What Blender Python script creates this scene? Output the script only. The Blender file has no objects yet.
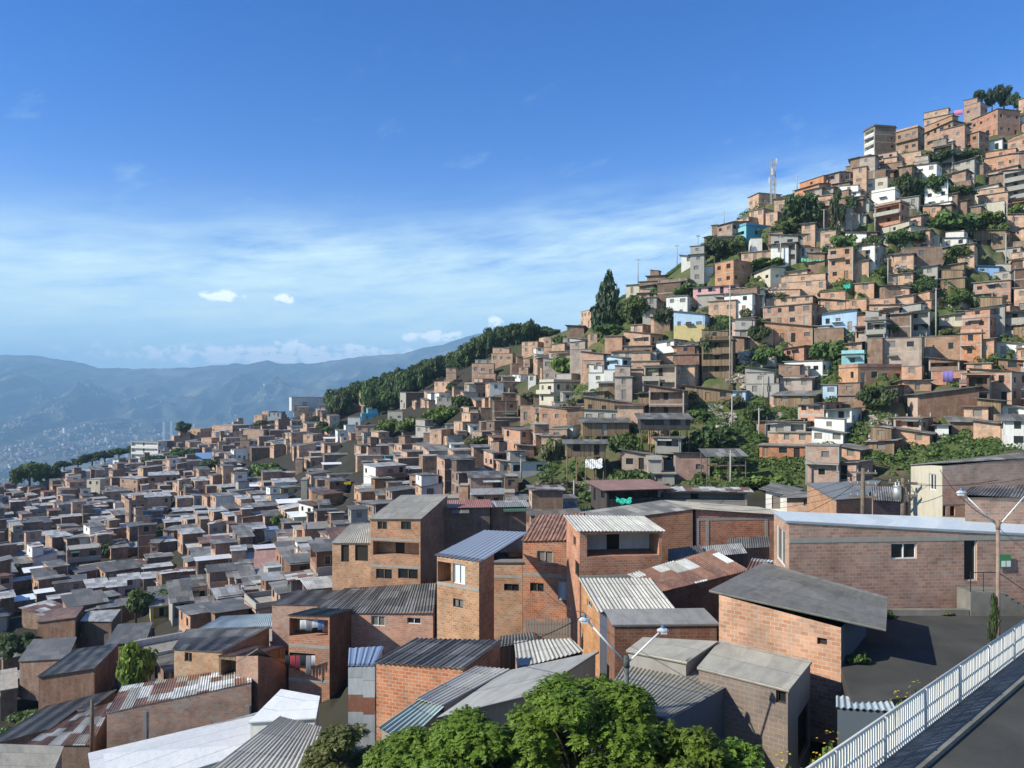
import bpy, math, random
import numpy as np
from mathutils import Vector
R = math.radians
rnd = random.Random(11)
F, CX, HY = 750.0, 512.0, 400.0          # focal length in pixels, centre column, horizon row
SC = bpy.context.scene
COL = SC.collection
TO_SUN = Vector((-0.942, -0.336, 0.0)).normalized() * math.cos(R(33)) + Vector((0, 0, math.sin(R(33))))

def P3(px, py, Y): return Vector(((px - CX) / F * Y, Y, -(py - HY) / F * Y))
def proj(v): return (CX + F * v[0] / v[1], HY - F * v[2] / v[1])

# ------------------------------------------------------------------ objects
def tag(o, label=None, cat=None, group=None, kind=None):
    if label: o['label'] = label
    if cat: o['category'] = cat
    if group: o['group'] = group
    if kind: o['kind'] = kind
    return o
def emp(name, loc, yaw=0.0):
    o = bpy.data.objects.new(name, None); COL.objects.link(o)
    o.empty_display_size = .2
    o.location = loc; o.rotation_euler = (0, 0, yaw); return o
class MB:
    def __init__(s): s.v=[]; s.f=[]; s.uv=[]; s.m=[]
    def poly(s, pts, slot=0, uv=None):
        b=len(s.v); s.v += [tuple(p) for p in pts]; s.f.append(tuple(range(b,b+len(pts)))); s.m.append(slot)
        if uv is None:
            a=Vector(pts[0]); e=(Vector(pts[1])-a); L=e.length or 1; e=e/L
            n=e.cross(Vector(pts[-1])-a); 
            g=n.cross(e); g = g/(g.length or 1)
            uv=[((Vector(p)-a).dot(e),(Vector(p)-a).dot(g)) for p in pts]
        s.uv += list(uv)
    def box(s, x0,y0,z0,x1,y1,z1, slot=0):
        A=[(x0,y0,z0),(x1,y0,z0),(x1,y1,z0),(x0,y1,z0),(x0,y0,z1),(x1,y0,z1),(x1,y1,z1),(x0,y1,z1)]
        for q in ((0,1,5,4),(1,2,6,5),(2,3,7,6),(3,0,4,7),(4,5,6,7),(3,2,1,0)):
            s.poly([A[i] for i in q], slot)
    def hexa(s, lo, hi, slot=0):            # 4 low points, 4 high points
        n=len(lo)
        for i in range(n):
            j=(i+1)%n; s.poly([lo[i],lo[j],hi[j],hi[i]],slot)
        s.poly(hi,slot); s.poly(lo[::-1],slot)
    def tube(s, pts, rad, n=8, slot=0, cap=True):
        pts=[Vector(p) for p in pts]
        if not hasattr(rad,'__len__'): rad=[rad]*len(pts)
        rings=[]
        for i,p in enumerate(pts):
            d=(pts[min(i+1,len(pts)-1)]-pts[max(i-1,0)]).normalized()
            a=d.cross(Vector((0,0,1)) if abs(d.z)<.9 else Vector((1,0,0))).normalized(); b=d.cross(a)
            rings.append([p+(a*math.cos(2*math.pi*k/n)+b*math.sin(2*math.pi*k/n))*rad[i] for k in range(n)])
        b0=len(s.v)
        for r in rings: s.v += [tuple(q) for q in r]
        for i in range(len(rings)-1):
            for k in range(n):
                j=(k+1)%n
                s.f.append((b0+i*n+k,b0+i*n+j,b0+(i+1)*n+j,b0+(i+1)*n+k)); s.m.append(slot)
                s.uv += [(k/n,i),((k+1)/n,i),((k+1)/n,i+1),(k/n,i+1)]
        if cap:
            s.f.append(tuple(b0+k for k in range(n))[::-1]); s.m.append(slot); s.uv += [(0,0)]*n
            e=b0+(len(rings)-1)*n
            s.f.append(tuple(e+k for k in range(n))); s.m.append(slot); s.uv += [(0,0)]*n
    def mesh(s, name, mats, smooth=False):
        me=bpy.data.meshes.new(name); me.from_pydata(s.v,[],s.f)
        l=me.uv_layers.new(name='UVMap')
        l.data.foreach_set('uv',[c for q in s.uv for c in q])
        for m in mats: me.materials.append(m)
        me.polygons.foreach_set('material_index',s.m)
        if smooth: me.polygons.foreach_set('use_smooth',[True]*len(s.f))
        me.update(); return me
    def build(s, name, mats, parent=None, smooth=False):
        if not isinstance(mats,(list,tuple)): mats=[mats]
        o=bpy.data.objects.new(name, s.mesh(name,mats,smooth)); COL.objects.link(o)
        if parent is not None: o.parent=parent
        return o

# ------------------------------------------------------------------ materials
class NB:
    def __init__(s, name):
        s.mat=bpy.data.materials.new(name); s.mat.use_nodes=True; s.t=s.mat.node_tree
        s.t.nodes.clear(); s.out=s.n('ShaderNodeOutputMaterial')
    def n(s, typ, ins=None, **props):
        x=s.t.nodes.new(typ)
        for k,v in props.items(): setattr(x,k,v)
        for k,v in (ins or {}).items():
            if isinstance(v,bpy.types.NodeSocket): s.t.links.new(v,x.inputs[k])
            else: x.inputs[k].default_value=v
        return x
    def math(s, op, a, b=0.0, c=None):
        d={0:a,1:b}
        if c is not None: d[2]=c
        return s.n('ShaderNodeMath',d,operation=op).outputs[0]
    def mix(s, f, a, b, mode='MIX'):
        return s.n('ShaderNodeMix',{0:f,6:a,7:b},data_type='RGBA',blend_type=mode).outputs[2]
    def ramp(s, f, stops, interp='LINEAR'):
        x=s.n('ShaderNodeValToRGB',{0:f}); r=x.color_ramp; r.interpolation=interp
        while len(r.elements)<len(stops): r.elements.new(1)
        for e,(p,c) in zip(r.elements,stops): e.position=p; e.color=c if len(c)==4 else (*c,1)
        return x.outputs[0]
    def noise(s, vec, scale, detail=3, rough=.55, dim='3D'):
        return s.n('ShaderNodeTexNoise',{'Vector':vec,'Scale':scale,'Detail':detail,'Roughness':rough},noise_dimensions=dim).outputs['Fac']
    def vmul(s, v, k): return s.n('ShaderNodeVectorMath',{0:v,1:k},operation='MULTIPLY').outputs[0]
    def uv(s):
        "UV in metres, shifted by a random amount for each object"
        t=s.n('ShaderNodeTexCoord').outputs['UV']; r=s.n('ShaderNodeObjectInfo').outputs['Random']
        off=s.n('ShaderNodeCombineXYZ',{0:s.math('MULTIPLY',r,37.),1:s.math('MULTIPLY',r,91.)}).outputs[0]
        return t, s.n('ShaderNodeVectorMath',{0:t,1:off},operation='ADD').outputs[0], r
    def done(s, color, rough=.8, metal=0., spec=.3, bump=None, bstr=.3, bdist=.02, **kw):
        d={'Base Color':color,'Roughness':rough,'Metallic':metal,'Specular IOR Level':spec}
        if bump is not None:
            d['Normal']=s.n('ShaderNodeBump',{'Strength':bstr,'Distance':bdist,'Height':bump}).outputs[0]
        d.update(kw)
        p=s.n('ShaderNodeBsdfPrincipled',d); s.t.links.new(p.outputs[0],s.out.inputs[0]); return s.mat

MAT={}
def c4(r,g,b): return (r,g,b,1)
def brick(key, c1, c2, mort, vv=.28, w=.33, h=.165):
    b=NB('brick_'+key); t,u,r=b.uv()
    bt=b.n('ShaderNodeTexBrick',{'Vector':t,'Color1':c4(*c1),'Color2':c4(*c2),'Mortar':c4(*mort),'Scale':1.,'Mortar Size':.014,'Mortar Smooth':.2,'Bias':-.1,'Brick Width':w,'Row Height':h})
    st=b.noise(u,.55,5,.65); st2=b.noise(b.vmul(u,(2.2,.35,1)),1.,3)
    col=b.mix(1.,bt.outputs['Color'],b.ramp(st,[(.3,(.62,.6,.58)),(.55,(1,1,1)),(.75,(1.15,1.1,1.05))]),'MULTIPLY')
    col=b.mix(b.ramp(st2,[(.5,(0,0,0)),(.75,(.45,.45,.45))]),col,c4(.30,.26,.21))
    pp=0. if key=='o' else b.math('MULTIPLY',b.math('GREATER_THAN',b.noise(u,.45,5,.7),.60),b.math('GREATER_THAN',b.math('FRACT',b.math('MULTIPLY',r,23.7)),.45)); col=b.mix(b.math('MULTIPLY',pp,.6),col,c4(*mort))
    hs=b.n('ShaderNodeHueSaturation',{'Color':col,'Hue':b.math('MULTIPLY_ADD',b.math('FRACT',b.math('MULTIPLY',r,17.3)),.022,.487),
      'Saturation':b.math('MULTIPLY_ADD',b.math('FRACT',b.math('MULTIPLY',r,7.7)),.4,.75),'Value':b.math('MULTIPLY_ADD',r,vv*2,1-vv)}).outputs[0]
    MAT[key]=b.done(hs,.9,spec=.15,bump=bt.outputs['Fac'],bstr=.35,bdist=-.012)
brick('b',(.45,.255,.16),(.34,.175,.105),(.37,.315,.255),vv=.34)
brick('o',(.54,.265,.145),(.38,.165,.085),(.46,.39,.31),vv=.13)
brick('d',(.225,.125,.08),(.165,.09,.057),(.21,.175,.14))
brick('m',(.33,.25,.2),(.27,.22,.19),(.36,.33,.3))
def plain(key, c, rough=.8, spec=.25, dirt=.5, metal=0., vv=.12):
    b=NB('paint_'+key); t,u,r=b.uv()
    st=b.noise(u,.8,5,.7); run=b.noise(b.vmul(u,(3.5,.3,1)),1.,4)
    f=b.math('MULTIPLY',b.ramp(b.math('MULTIPLY',st,run),[(.2,(0,0,0)),(.42,(1,1,1))]),dirt)
    col=b.mix(f,c4(*c),c4(c[0]*.45+.05,c[1]*.43+.045,c[2]*.4+.035))
    hs=b.n('ShaderNodeHueSaturation',{'Color':col,'Value':b.math('MULTIPLY_ADD',r,vv*2,1-vv)}).outputs[0]
    MAT[key]=b.done(hs,rough,metal,spec,bump=b.noise(u,9,4),bstr=.12,bdist=.01)
for k,c in dict(w=(.66,.65,.61),g=(.33,.31,.28),G=(.36,.39,.45),c=(.50,.455,.36),u=(.38,.52,.66),t=(.05,.30,.38),T=(.24,.50,.54),p=(.62,.36,.36),p2=(.58,.43,.36),
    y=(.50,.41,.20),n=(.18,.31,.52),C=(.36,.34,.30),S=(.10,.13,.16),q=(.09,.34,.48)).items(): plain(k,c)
def wood(key,c):
    b=NB('wood_'+key); t,u,r=b.uv()
    sx=b.n('ShaderNodeSeparateXYZ',{0:t}).outputs
    pl=b.math('FLOOR',b.math('MULTIPLY',sx[0],5.5)); wn=b.n('ShaderNodeTexWhiteNoise',{'W':b.math('ADD',pl,b.math('MULTIPLY',r,99.))},noise_dimensions='1D').outputs[0]
    gr=b.noise(b.vmul(u,(30,1.5,1)),1.,3)
    gap=b.math('LESS_THAN',b.math('FRACT',b.math('MULTIPLY',sx[0],5.5)),.07)
    col=b.mix(wn,c4(*c),c4(c[0]*.5,c[1]*.5,c[2]*.52)); col=b.mix(b.math('MULTIPLY',gr,.4),col,c4(.08,.06,.045)); col=b.mix(gap,col,c4(.02,.016,.012))
    MAT[key]=b.done(col,.85,bump=gr,bstr=.2)
wood('W',(.36,.25,.15)); wood('D',(.07,.065,.065)); wood('Wl',(.60,.55,.45))
SHIFT=dict(x=1.,z=.25,w=.3,X=1.,r=.6,G=.2,y=.15)
def sheet(key, pal, cw=.92, ch=2.1, rough=.6, metal=0., stripe=0.0, grime=.5, spec=.35, bump=True):
    "roofing sheets laid side by side; each sheet gets one of the palette colours"
    b=NB('sheet_'+key); t,u,r=b.uv()
    sx=b.n('ShaderNodeSeparateXYZ',{0:t}).outputs
    iu=b.math('FLOOR',b.math('DIVIDE',sx[0],cw)); sh=b.n('ShaderNodeTexWhiteNoise',{'W':b.math('ADD',iu,b.math('MULTIPLY',r,77.))},noise_dimensions='1D').outputs[0]
    vv=b.math('ADD',b.math('DIVIDE',sx[1],ch),b.math('MULTIPLY',sh,SHIFT.get(key,0.))); iv=b.math('FLOOR',vv)
    wn=b.n('ShaderNodeTexWhiteNoise',{'Vector':b.n('ShaderNodeCombineXYZ',{0:iu,1:iv,2:b.math('MULTIPLY',r,50.)}).outputs[0]},noise_dimensions='3D').outputs[0]
    k=len(pal); col=b.ramp(wn,[(i/k,c) for i,c in enumerate(pal)],'CONSTANT')
    st=b.noise(b.vmul(u,(2.2,.55,1)),1.,5,.7); st2=b.noise(u,3.3,4,.7)
    col=b.mix(b.math('MULTIPLY',b.ramp(st,[(.42,(0,0,0)),(.68,(1,1,1))]),grime),col,c4(.075,.068,.06))
    col=b.mix(b.math('MULTIPLY',b.ramp(st2,[(.5,(0,0,0)),(.72,(1,1,1))]),.35),col,c4(.34,.32,.28))
    fv=b.math('FRACT',vv); lap=b.math('LESS_THAN',fv,.025); col=b.mix(b.math('MULTIPLY',lap,.6),col,c4(.04,.038,.035))
    hs=b.n('ShaderNodeHueSaturation',{'Color':col,'Value':b.math('MULTIPLY_ADD',r,.4,.8)}).outputs[0]
    bm=b.math('SINE',b.math('MULTIPLY',sx[0],2*math.pi/.18)) if bump else st2
    MAT['r'+key]=b.done(hs,rough,metal,spec,bump=bm,bstr=.35 if bump else .15,bdist=.03)
sheet('z',[(.12,.117,.11),(.155,.15,.14),(.19,.183,.17),(.10,.10,.096),(.25,.243,.23)])
sheet('G',[(.085,.085,.085),(.105,.103,.10),(.13,.127,.122),(.075,.075,.075)],grime=.35)
sheet('w',[(.38,.38,.365),(.50,.50,.485),(.27,.265,.255),(.44,.435,.42)],rough=.5,grime=.5)
sheet('W',[(.78,.79,.80),(.74,.76,.78)],rough=.45,grime=.1,bump=False)
sheet('j',[(.60,.69,.74),(.66,.74,.78),(.58,.66,.70)],rough=.4,grime=.08,ch=9.,bump=False)
sheet('x',[(.45,.47,.47),(.16,.075,.05),(.30,.30,.28),(.55,.57,.57),(.20,.10,.065),(.12,.055,.04)],ch=1.6)
sheet('r',[(.17,.085,.055),(.13,.065,.045),(.22,.11,.065),(.10,.06,.05)])
sheet('R',[(.30,.12,.095),(.25,.10,.08),(.33,.16,.13)],grime=.4)
sheet('P',[(.38,.22,.18),(.34,.19,.155)],grime=.35)
sheet('l',[(.17,.24,.37),(.19,.26,.39)],ch=20.,grime=.1,rough=.45)
sheet('b',[(.26,.31,.39),(.28,.33,.41)],ch=20.,grime=.08,rough=.4)
sheet('L',[(.20,.36,.58),(.22,.38,.6)],ch=20.,grime=.1)
sheet('e',[(.07,.20,.12),(.09,.24,.15)],ch=20.,grime=.15)
sheet('E',[(.035,.075,.075),(.04,.085,.08)],ch=20.,grime=.15)
sheet('v',[(.44,.55,.60),(.50,.60,.64),(.40,.50,.54)],rough=.45,grime=.15)
sheet('k',[(.42,.395,.32),(.46,.43,.35),(.39,.365,.30)],grime=.35,cw=1.1,ch=1.85,bump=False)
sheet('q',[(.17,.19,.20),(.19,.21,.22)],ch=12.,grime=.2)
sheet('y',[(.46,.45,.40),(.50,.49,.44),(.42,.41,.37)],grime=.25)
sheet('m',[(.30,.38,.36),(.34,.43,.40),(.27,.35,.33)],grime=.25)
sheet('a',[(.21,.205,.185),(.24,.235,.21),(.19,.185,.165)],cw=7.,ch=1.75,grime=.55,bump=False)
sheet('c',[(.33,.33,.31),(.37,.365,.34)],cw=3.,ch=3.,grime=.4,bump=False)
sheet('F',[(.30,.275,.24),(.36,.33,.28),(.26,.24,.21)],cw=6.,ch=6.,grime=.45,bump=False)
sheet('X',[(.42,.46,.48),(.36,.40,.42),(.24,.10,.06),(.46,.50,.52),(.39,.42,.43)],cw=.8,ch=.9,grime=.3,bump=False)
sheet('t',[(.33,.165,.10),(.27,.13,.08),(.21,.115,.08),(.38,.20,.13)],cw=.25,ch=.42,grime=.45,bump=True)
MAT['X']=MAT['rX']
def glass():
    b=NB('dark_glass'); t,u,r=b.uv()
    MAT['glass']=b.done(b.mix(b.math('GREATER_THAN',r,.72),c4(.018,.02,.022),b.mix(b.math('FRACT',b.math('MULTIPLY',r,31.)),c4(.10,.11,.12),c4(.22,.19,.16))),.22,spec=.4)
    b=NB('frosted_glass'); MAT['frost']=b.done(c4(.62,.66,.66),.5)
    b=NB('dark_room'); MAT['dark']=b.done(c4(.03,.026,.022),.9)
    b=NB('white_paint'); MAT['white']=b.done(c4(.72,.72,.70),.5)
    b=NB('window_frame'); t,u,r=b.uv(); MAT['frame']=b.done(b.ramp(r,[(0,(.05,.045,.04)),(.45,(.22,.14,.09)),(.7,(.45,.44,.41))],'CONSTANT'),.6)
    b=NB('galvanised_metal'); MAT['metal']=b.done(c4(.45,.47,.48),.45,metal=.5)
    b=NB('black_metal'); MAT['black']=b.done(c4(.02,.02,.02),.5)
glass()
HAZE,SKY,SUN,EXPO,SKYSAT=1.0e-4,.085,5.0,0.3,1.5;SKYTINT=(.12,1.3,1.85)
VEILC,PUFFC=(9.6,12.2,11.6),(16.5,16.8,16.3)
# ------------------------------------------------------------------ ground: rows of (depth, picture row) below each column, read as heights
PROF={-500:[(50,880),(70,780),(90,715),(115,660),(150,605),(190,565),(240,535),(300,515),(350,505),(420,530),(500,560)],
 0:[(50,860),(70,760),(90,700),(115,645),(150,590),(190,550),(240,520),(300,500),(350,489),(420,500),(500,525)],
 128:[(50,850),(60,770),(80,700),(105,650),(135,605),(170,565),(220,525),(290,490),(370,470),(420,464),(500,480)],
 256:[(45,800),(60,720),(80,650),(100,605),(130,570),(165,535),(215,500),(280,470),(340,450),(400,432),(460,425),(540,440)],
 384:[(45,760),(60,660),(80,600),(100,565),(125,530),(155,495),(200,465),(250,435),(310,412),(380,395),(450,388),(540,400)],
 512:[(45,720),(60,640),(80,575),(100,530),(125,500),(150,460),(180,425),(220,390),(260,362),(300,347),(380,345),(480,360)],
 640:[(30,800),(45,690),(60,610),(80,555),(100,515),(120,485),(140,435),(160,390),(185,335),(210,300),(240,290),(300,305),(400,330)],
 768:[(30,770),(45,665),(60,590),(80,540),(100,500),(115,475),(130,440),(150,390),(170,330),(190,275),(210,225),(230,200),(260,208),(330,240)],
 896:[(20,860),(36,660),(50,572),(70,530),(95,500),(110,465),(125,415),(145,360),(170,300),(190,235),(215,185),(235,158),(265,152),(330,190)],
 1024:[(20,870),(28,720),(36,625),(50,548),(70,500),(95,470),(110,440),(125,395),(145,340),(170,300),(190,250),(215,180),(235,140),(260,108),(300,108),(360,140)],
 1600:[(20,870),(28,720),(36,625),(50,545),(70,500),(95,450),(110,410),(125,360),(145,290),(170,220),(190,150),(215,80),(235,40),(260,20),(300,40),(360,100)]}
_c=sorted(PROF); LY=np.linspace(math.log(6),math.log(700),700)
_g=[]
for cpx in _c:
    p=PROF[cpx]; Ys=[y for y,_ in p]; Zs=[-(q-HY)/F*y for y,q in p]
    Ys=[6]+Ys+[700]; Zs=[Zs[0]]+Zs+[Zs[-1]-60]
    _g.append(np.interp(np.exp(LY),Ys,Zs))
_g=np.array(_g); _k=np.hanning(23); _k/=_k.sum()
_g=np.array([np.convolve(np.pad(r,11,'edge'),_k,'valid') for r in _g])
def ground(px,Y):
    "height of the ground seen in column px at depth Y (arrays)"
    px=np.clip(np.asarray(px,float),_c[0],_c[-1]-1e-3); Y=np.asarray(Y,float)
    i=np.clip(np.searchsorted(_c,px,'right')-1,0,len(_c)-2); ca=np.array(_c,float)
    f=(px-ca[i])/(ca[i+1]-ca[i]); f=np.where((ca[i]<-1)|(ca[i]>1000),f,f*f*(3-2*f)*.5+f*.5)
    a=np.clip((np.log(Y)-LY[0])/(LY[1]-LY[0]),0,len(LY)-1.001); j=a.astype(int); h=a-j
    z0=_g[i,j]*(1-h)+_g[i,j+1]*h; z1=_g[i+1,j]*(1-h)+_g[i+1,j+1]*h
    return z0*(1-f)+z1*f
def gz(x,y): return float(ground(CX+F*x/y,y))
_Yt=np.exp(np.linspace(math.log(14),math.log(560),900))
def hit(px,py):
    "depth at which the ground is first seen at a picture point"
    z=ground(np.full(900,px),_Yt); row=HY-F*z/_Yt
    w=np.nonzero((row[:-1]>py)&(row[1:]<=py))[0]
    if len(w): 
        i=w[0]; t=(row[i]-py)/(row[i]-row[i+1]+1e-9); return float(_Yt[i]+t*(_Yt[i+1]-_Yt[i]))
    return float(_Yt[np.argmin(row)])
PADS=[]            # footprints to level: (near corner, along-right, along-left, W, D, z)

# ------------------------------------------------------------------ houses
def wall_face(mb, O, ud, L, z0, zt0, zt1, ops, slot, mid=None):
    O=Vector(O); ud=Vector((ud[0],ud[1],0)); up=Vector((0,0,1)); nin=-ud.cross(up)
    hm=min(zt0,zt1)
    ops=[(max(.05,a),max(z0+.05,b),min(L-.05,c),min(hm-.05,d),k,dp) for a,b,c,d,k,dp in ops]
    ops=[o for o in ops if o[2]-o[0]>.15 and o[3]-o[1]>.15]
    us=sorted({0,L,*[o[0] for o in ops],*[o[2] for o in ops]}); vs=sorted({z0,hm,*[o[1] for o in ops],*[o[3] for o in ops]})
    P=lambda u,v,d=0: O+ud*u+up*v+nin*d
    for a,b in zip(us,us[1:]):
        for c,d in zip(vs,vs[1:]):
            mu,mv=(a+b)/2,(c+d)/2
            if any(o[0]<mu<o[2] and o[1]<mv<o[3] for o in ops): continue
            mb.poly([P(a,c),P(b,c),P(b,d),P(a,d)],slot,[(a,c),(b,c),(b,d),(a,d)])
    if mid is not None: mb.poly([P(0,hm),P(L,hm),P(L/2,mid)],slot,[(0,hm),(L,hm),(L/2,mid)])
    elif zt0>hm+.01: mb.poly([P(0,hm),P(L,hm),P(0,zt0)],slot,[(0,hm),(L,hm),(0,zt0)])
    elif zt1>hm+.01: mb.poly([P(0,hm),P(L,hm),P(L,zt1)],slot,[(0,hm),(L,hm),(L,zt1)])
    for a,c,b,d,k,dp in ops:
        for q in ([P(a,c),P(b,c),P(b,c,dp),P(a,c,dp)],[P(b,c),P(b,d),P(b,d,dp),P(b,c,dp)],[P(b,d),P(a,d),P(a,d,dp),P(b,d,dp)],[P(a,d),P(a,c),P(a,c,dp),P(a,d,dp)]): mb.poly(q,slot)
        if k in 'BT': mb.poly([P(a,c,dp),P(b,c,dp),P(b,d,dp),P(a,d,dp)],5 if k=='T' else slot,[(a,c),(b,c),(b,d),(a,d)])
    return P, ops
def fit_openings(P, ops, root, near):
    for a,c,b,d,k,dp in ops:
        if k in 'BT':
            w=b-a; q=MB(); da,db=a+w*.38,a+w*.38+min(.9,w*.3)
            q.poly([P(da,c,dp-.03),P(db,c,dp-.03),P(db,d-.15,dp-.03),P(da,d-.15,dp-.03)]); q.build('door',MAT['dark'],root)
            continue
        gm=MAT['frost'] if k=='f' else MAT['glass'] if k!='o' else MAT['dark']
        if k=='d': gm=rnd.choice([MAT['dark'],MAT['dark'],MAT['W'],MAT['g']])
        g=MB(); g.poly([P(a,c,dp),P(b,c,dp),P(b,d,dp),P(a,d,dp)])
        name='door' if k=='d' else 'window'
        if k=='o' or (not near and k!='F'): g.build(name,gm,root); continue
        fr=MB(); t=.055
        def bar(u0,v0,u1,v1): fr.hexa([P(u0,v0,dp-.01),P(u1,v0,dp-.01),P(u1,v0,dp-.07),P(u0,v0,dp-.07)][::-1],[P(u0,v1,dp-.01),P(u1,v1,dp-.01),P(u1,v1,dp-.07),P(u0,v1,dp-.07)][::-1])
        bar(a,c,a+t,d); bar(b-t,c,b,d); bar(a+t,c,b-t,c+t); bar(a+t,d-t,b-t,d)
        if k!='d' and b-a>.7: bar((a+b)/2-t/2,c+t,(a+b)/2+t/2,d-t)
        f=fr.build(name,MAT['white'] if k in 'Ff' else MAT['frame'],root); g.build('pane' if name=='window' else 'door_panel',gm,f)
def corr(mb, A,B,C,D, pitch=.18, amp=.022, slot=0):
    "corrugated sheet over the quad A B (low edge) C D (high edge); waves run from low to high"
    A,B,C,D=map(Vector,(A,B,C,D)); L=((B-A).length+(C-D).length)/2; n=max(8,min(700,int(L/pitch*6)))
    nrm=(B-A).cross(D-A).normalized(); S=((D-A).length+(C-B).length)/2; b0=len(mb.v)
    for i in range(n+1):
        u=i/n; h=nrm*(amp*math.sin(u*L/pitch*2*math.pi))
        lo=A.lerp(B,u)+h; hi=D.lerp(C,u)+h
        mb.v += [tuple(lo),tuple(hi),tuple(hi-nrm*.02),tuple(lo-nrm*.02)]
    for i in range(n):
        u0,u1=i/n*L,(i+1)/n*L; a=b0+4*i; c=a+4
        for q,uv in (((a,c,c+1,a+1),[(u0,0),(u1,0),(u1,S),(u0,S)]),((a+3,a+2,c+2,c+3),[(u0,0),(u0,S),(u1,S),(u1,0)]),((a,a+3,c+3,c),[(u0,0),(u0,0),(u1,0),(u1,0)]),((a+1,c+1,c+2,a+2),[(u0,S),(u1,S),(u1,S),(u0,S)])):
            mb.f.append(q); mb.m.append(slot); mb.uv += uv
def slab(mb, A,B,C,D, th=.05, slot=0):
    A,B,C,D=map(Vector,(A,B,C,D)); L=((B-A).length+(C-D).length)/2; S=((D-A).length+(C-B).length)/2; dn=Vector((0,0,th))
    mb.poly([A,B,C,D],slot,[(0,0),(L,0),(L,S),(0,S)]); mb.poly([D-dn,C-dn,B-dn,A-dn],slot)
    for p,q in ((A,B),(B,C),(C,D),(D,A)): mb.poly([q,p,p-dn,q-dn][::-1],slot)
NOBUMP='WjkcFa'
WORD=dict(b='tan brick',o='orange brick',d='dark brown brick',m='mottled grey brick',w='white painted',g='grey plastered',G='blue grey painted',c='cream',u='light blue',t='deep turquoise',T='aqua painted',
  p='pink',p2='pale pink',y='yellow',n='blue',W='wooden board',D='dark wooden',C='bare concrete',X='patched tin',q='teal')
RWORD=dict(z='grey sheet roof',G='dark grey sheet roof',w='whitish sheet roof',W='white roof',j='pale blue roof',x='patched tin roof',r='rusty roof',R='red roof',P='pink roof',l='blue sheet roof',b='blue roof',L='blue roof',
  e='green roof',v='pale zinc roof',a='grey sheet roof',k='tan sheet roof',q='slate grey roof',y='pale corrugated roof',m='green tinted roof',c='cement roof',F='flat roof',t='clay tile roof',E='dark green awning roof')
HOUSES=[]
def dirs(yaw): return Vector((math.cos(yaw),math.sin(yaw))), Vector((-math.sin(yaw),math.cos(yaw)))
def along(P,d,px):
    k=(px-CX)/F; den=d.x-k*d.y
    return (k*P[1]-P[0])/den if abs(den)>1e-6 else -1
def mass_house(line, ox=0, oy=0, s=1.0):
    "x0 xc x1 yt yb wall roof storeys [options] | label : edges of the two faces seen, top and foot of the near corner"
    label=None
    if '|' in line: line,label=line.split('|'); label=label.strip()
    p=line.split(); x0,xc,x1=[ox+float(v)/s for v in p[:3]]; yt,yb=[oy+float(v)/s for v in p[3:5]]
    wall,roof,n=p[5],p[6],int(p[7]); op=p[8:]
    if len(roof)==1 and roof!='F': roof+='f'
    Y=None; near=False; o={}
    for q in op:
        if q[0]=='Y': Y=float(q[1:])
        elif '=' in q: a,b=q.split('='); o[a]=b
        else: o[q]=True
    if x1-xc<1.3 and xc-x0>3: face='L'
    elif xc-x0<1.3: face='R'
    else: face='B'
    if Y is None:
        Y=hit(xc,yb)
        if 'S' in o:
            for _ in range(4): Y=hit(xc,yb+float(o['S'])*.85*F/Y)
    k=(xc-CX)/F; P=(k*Y,Y); toc=math.atan2(-P[1],-P[0])     # direction to the camera
    if face=='B':
        best=None
        for i in range(6,86,2):
            # front (right-hand face) normal turned i degrees from the line to the camera
            yaw=toc+math.pi/2+R(i) ; dR,dL=dirs(yaw); tr=along(P,dR,x1); tl=along(P,dL,x0)
            if tr<=.5 or tl<=.5 or tr>26 or tl>26: continue
            wR=5.5 if x1-xc<xc-x0 else 7; wL=5.5 if xc-x0<x1-xc else 7
            cost=abs(math.log(tr/wR))+abs(math.log(tl/wL))
            if best is None or cost<best[0]: best=(cost,yaw,tr,tl)
        if best is None: face='R'; x0=xc
        else: _,yaw,W,D=best
    if face=='R':
        yaw=toc+math.pi/2+R(rnd.uniform(-2,5)); dR,dL=dirs(yaw); W=along(P,dR,x1); D=float(o.get('D',min(9,max(4.5,W*.9))))
    if face=='L':
        yaw=toc+math.pi/2+R(90)-R(rnd.uniform(4,9)); dR,dL=dirs(yaw); D=along(P,dL,x0); W=float(o.get('D',min(9,max(4.5,D*.7))))
    if x0<330 and Y<130 and face=='R': D=max(D,7.5)
    W=max(1.5,min(26,W)); D=max(1.5,min(26,D))
    zb=-(yb-HY)/F*Y; H=max(1.8,(yb-yt)/F*Y)
    h=dict(P=P,yaw=yaw,W=W,D=D,H=H,zb=zb,wall=wall,roof=roof,n=n,o=o,label=label,near=Y<84,face=face,px=((x0+x1)/2,(yt+yb)/2),area=(x1-x0)*(yb-yt),Y=Y,bb=(x0,yt,x1,yb))
    HOUSES.append(h); PADS.append((P,yaw,W,D,zb-float(o['S']) if 'S' in o else zb)); return h
def zone(ox,oy,s,text):
    for l in text.strip().splitlines():
        if l.strip(): mass_house(l,ox,oy,s)
def PD(h): return 14 if h['px'][0]>560 else 5 if h['Y']>125 else 16
def plan(h):
    W,D,H=h['W'],h['D'],h['H']; r=h['roof']
    pt=float(h['o'].get('p',PD(h)))/100
    fn={'F':lambda x,y:H}.get(r) if r=='F' else {'f':lambda x,y:H+pt*y,'b':lambda x,y:H-pt*y*.6,'l':lambda x,y:H+pt*x,'r':lambda x,y:H-pt*x*.6,
       'g':lambda x,y:H+pt*2*min(y,D-y),'h':lambda x,y:H+pt*2*min(x,W-x)}[r[1]]
    return W,D,H,fn
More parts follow.
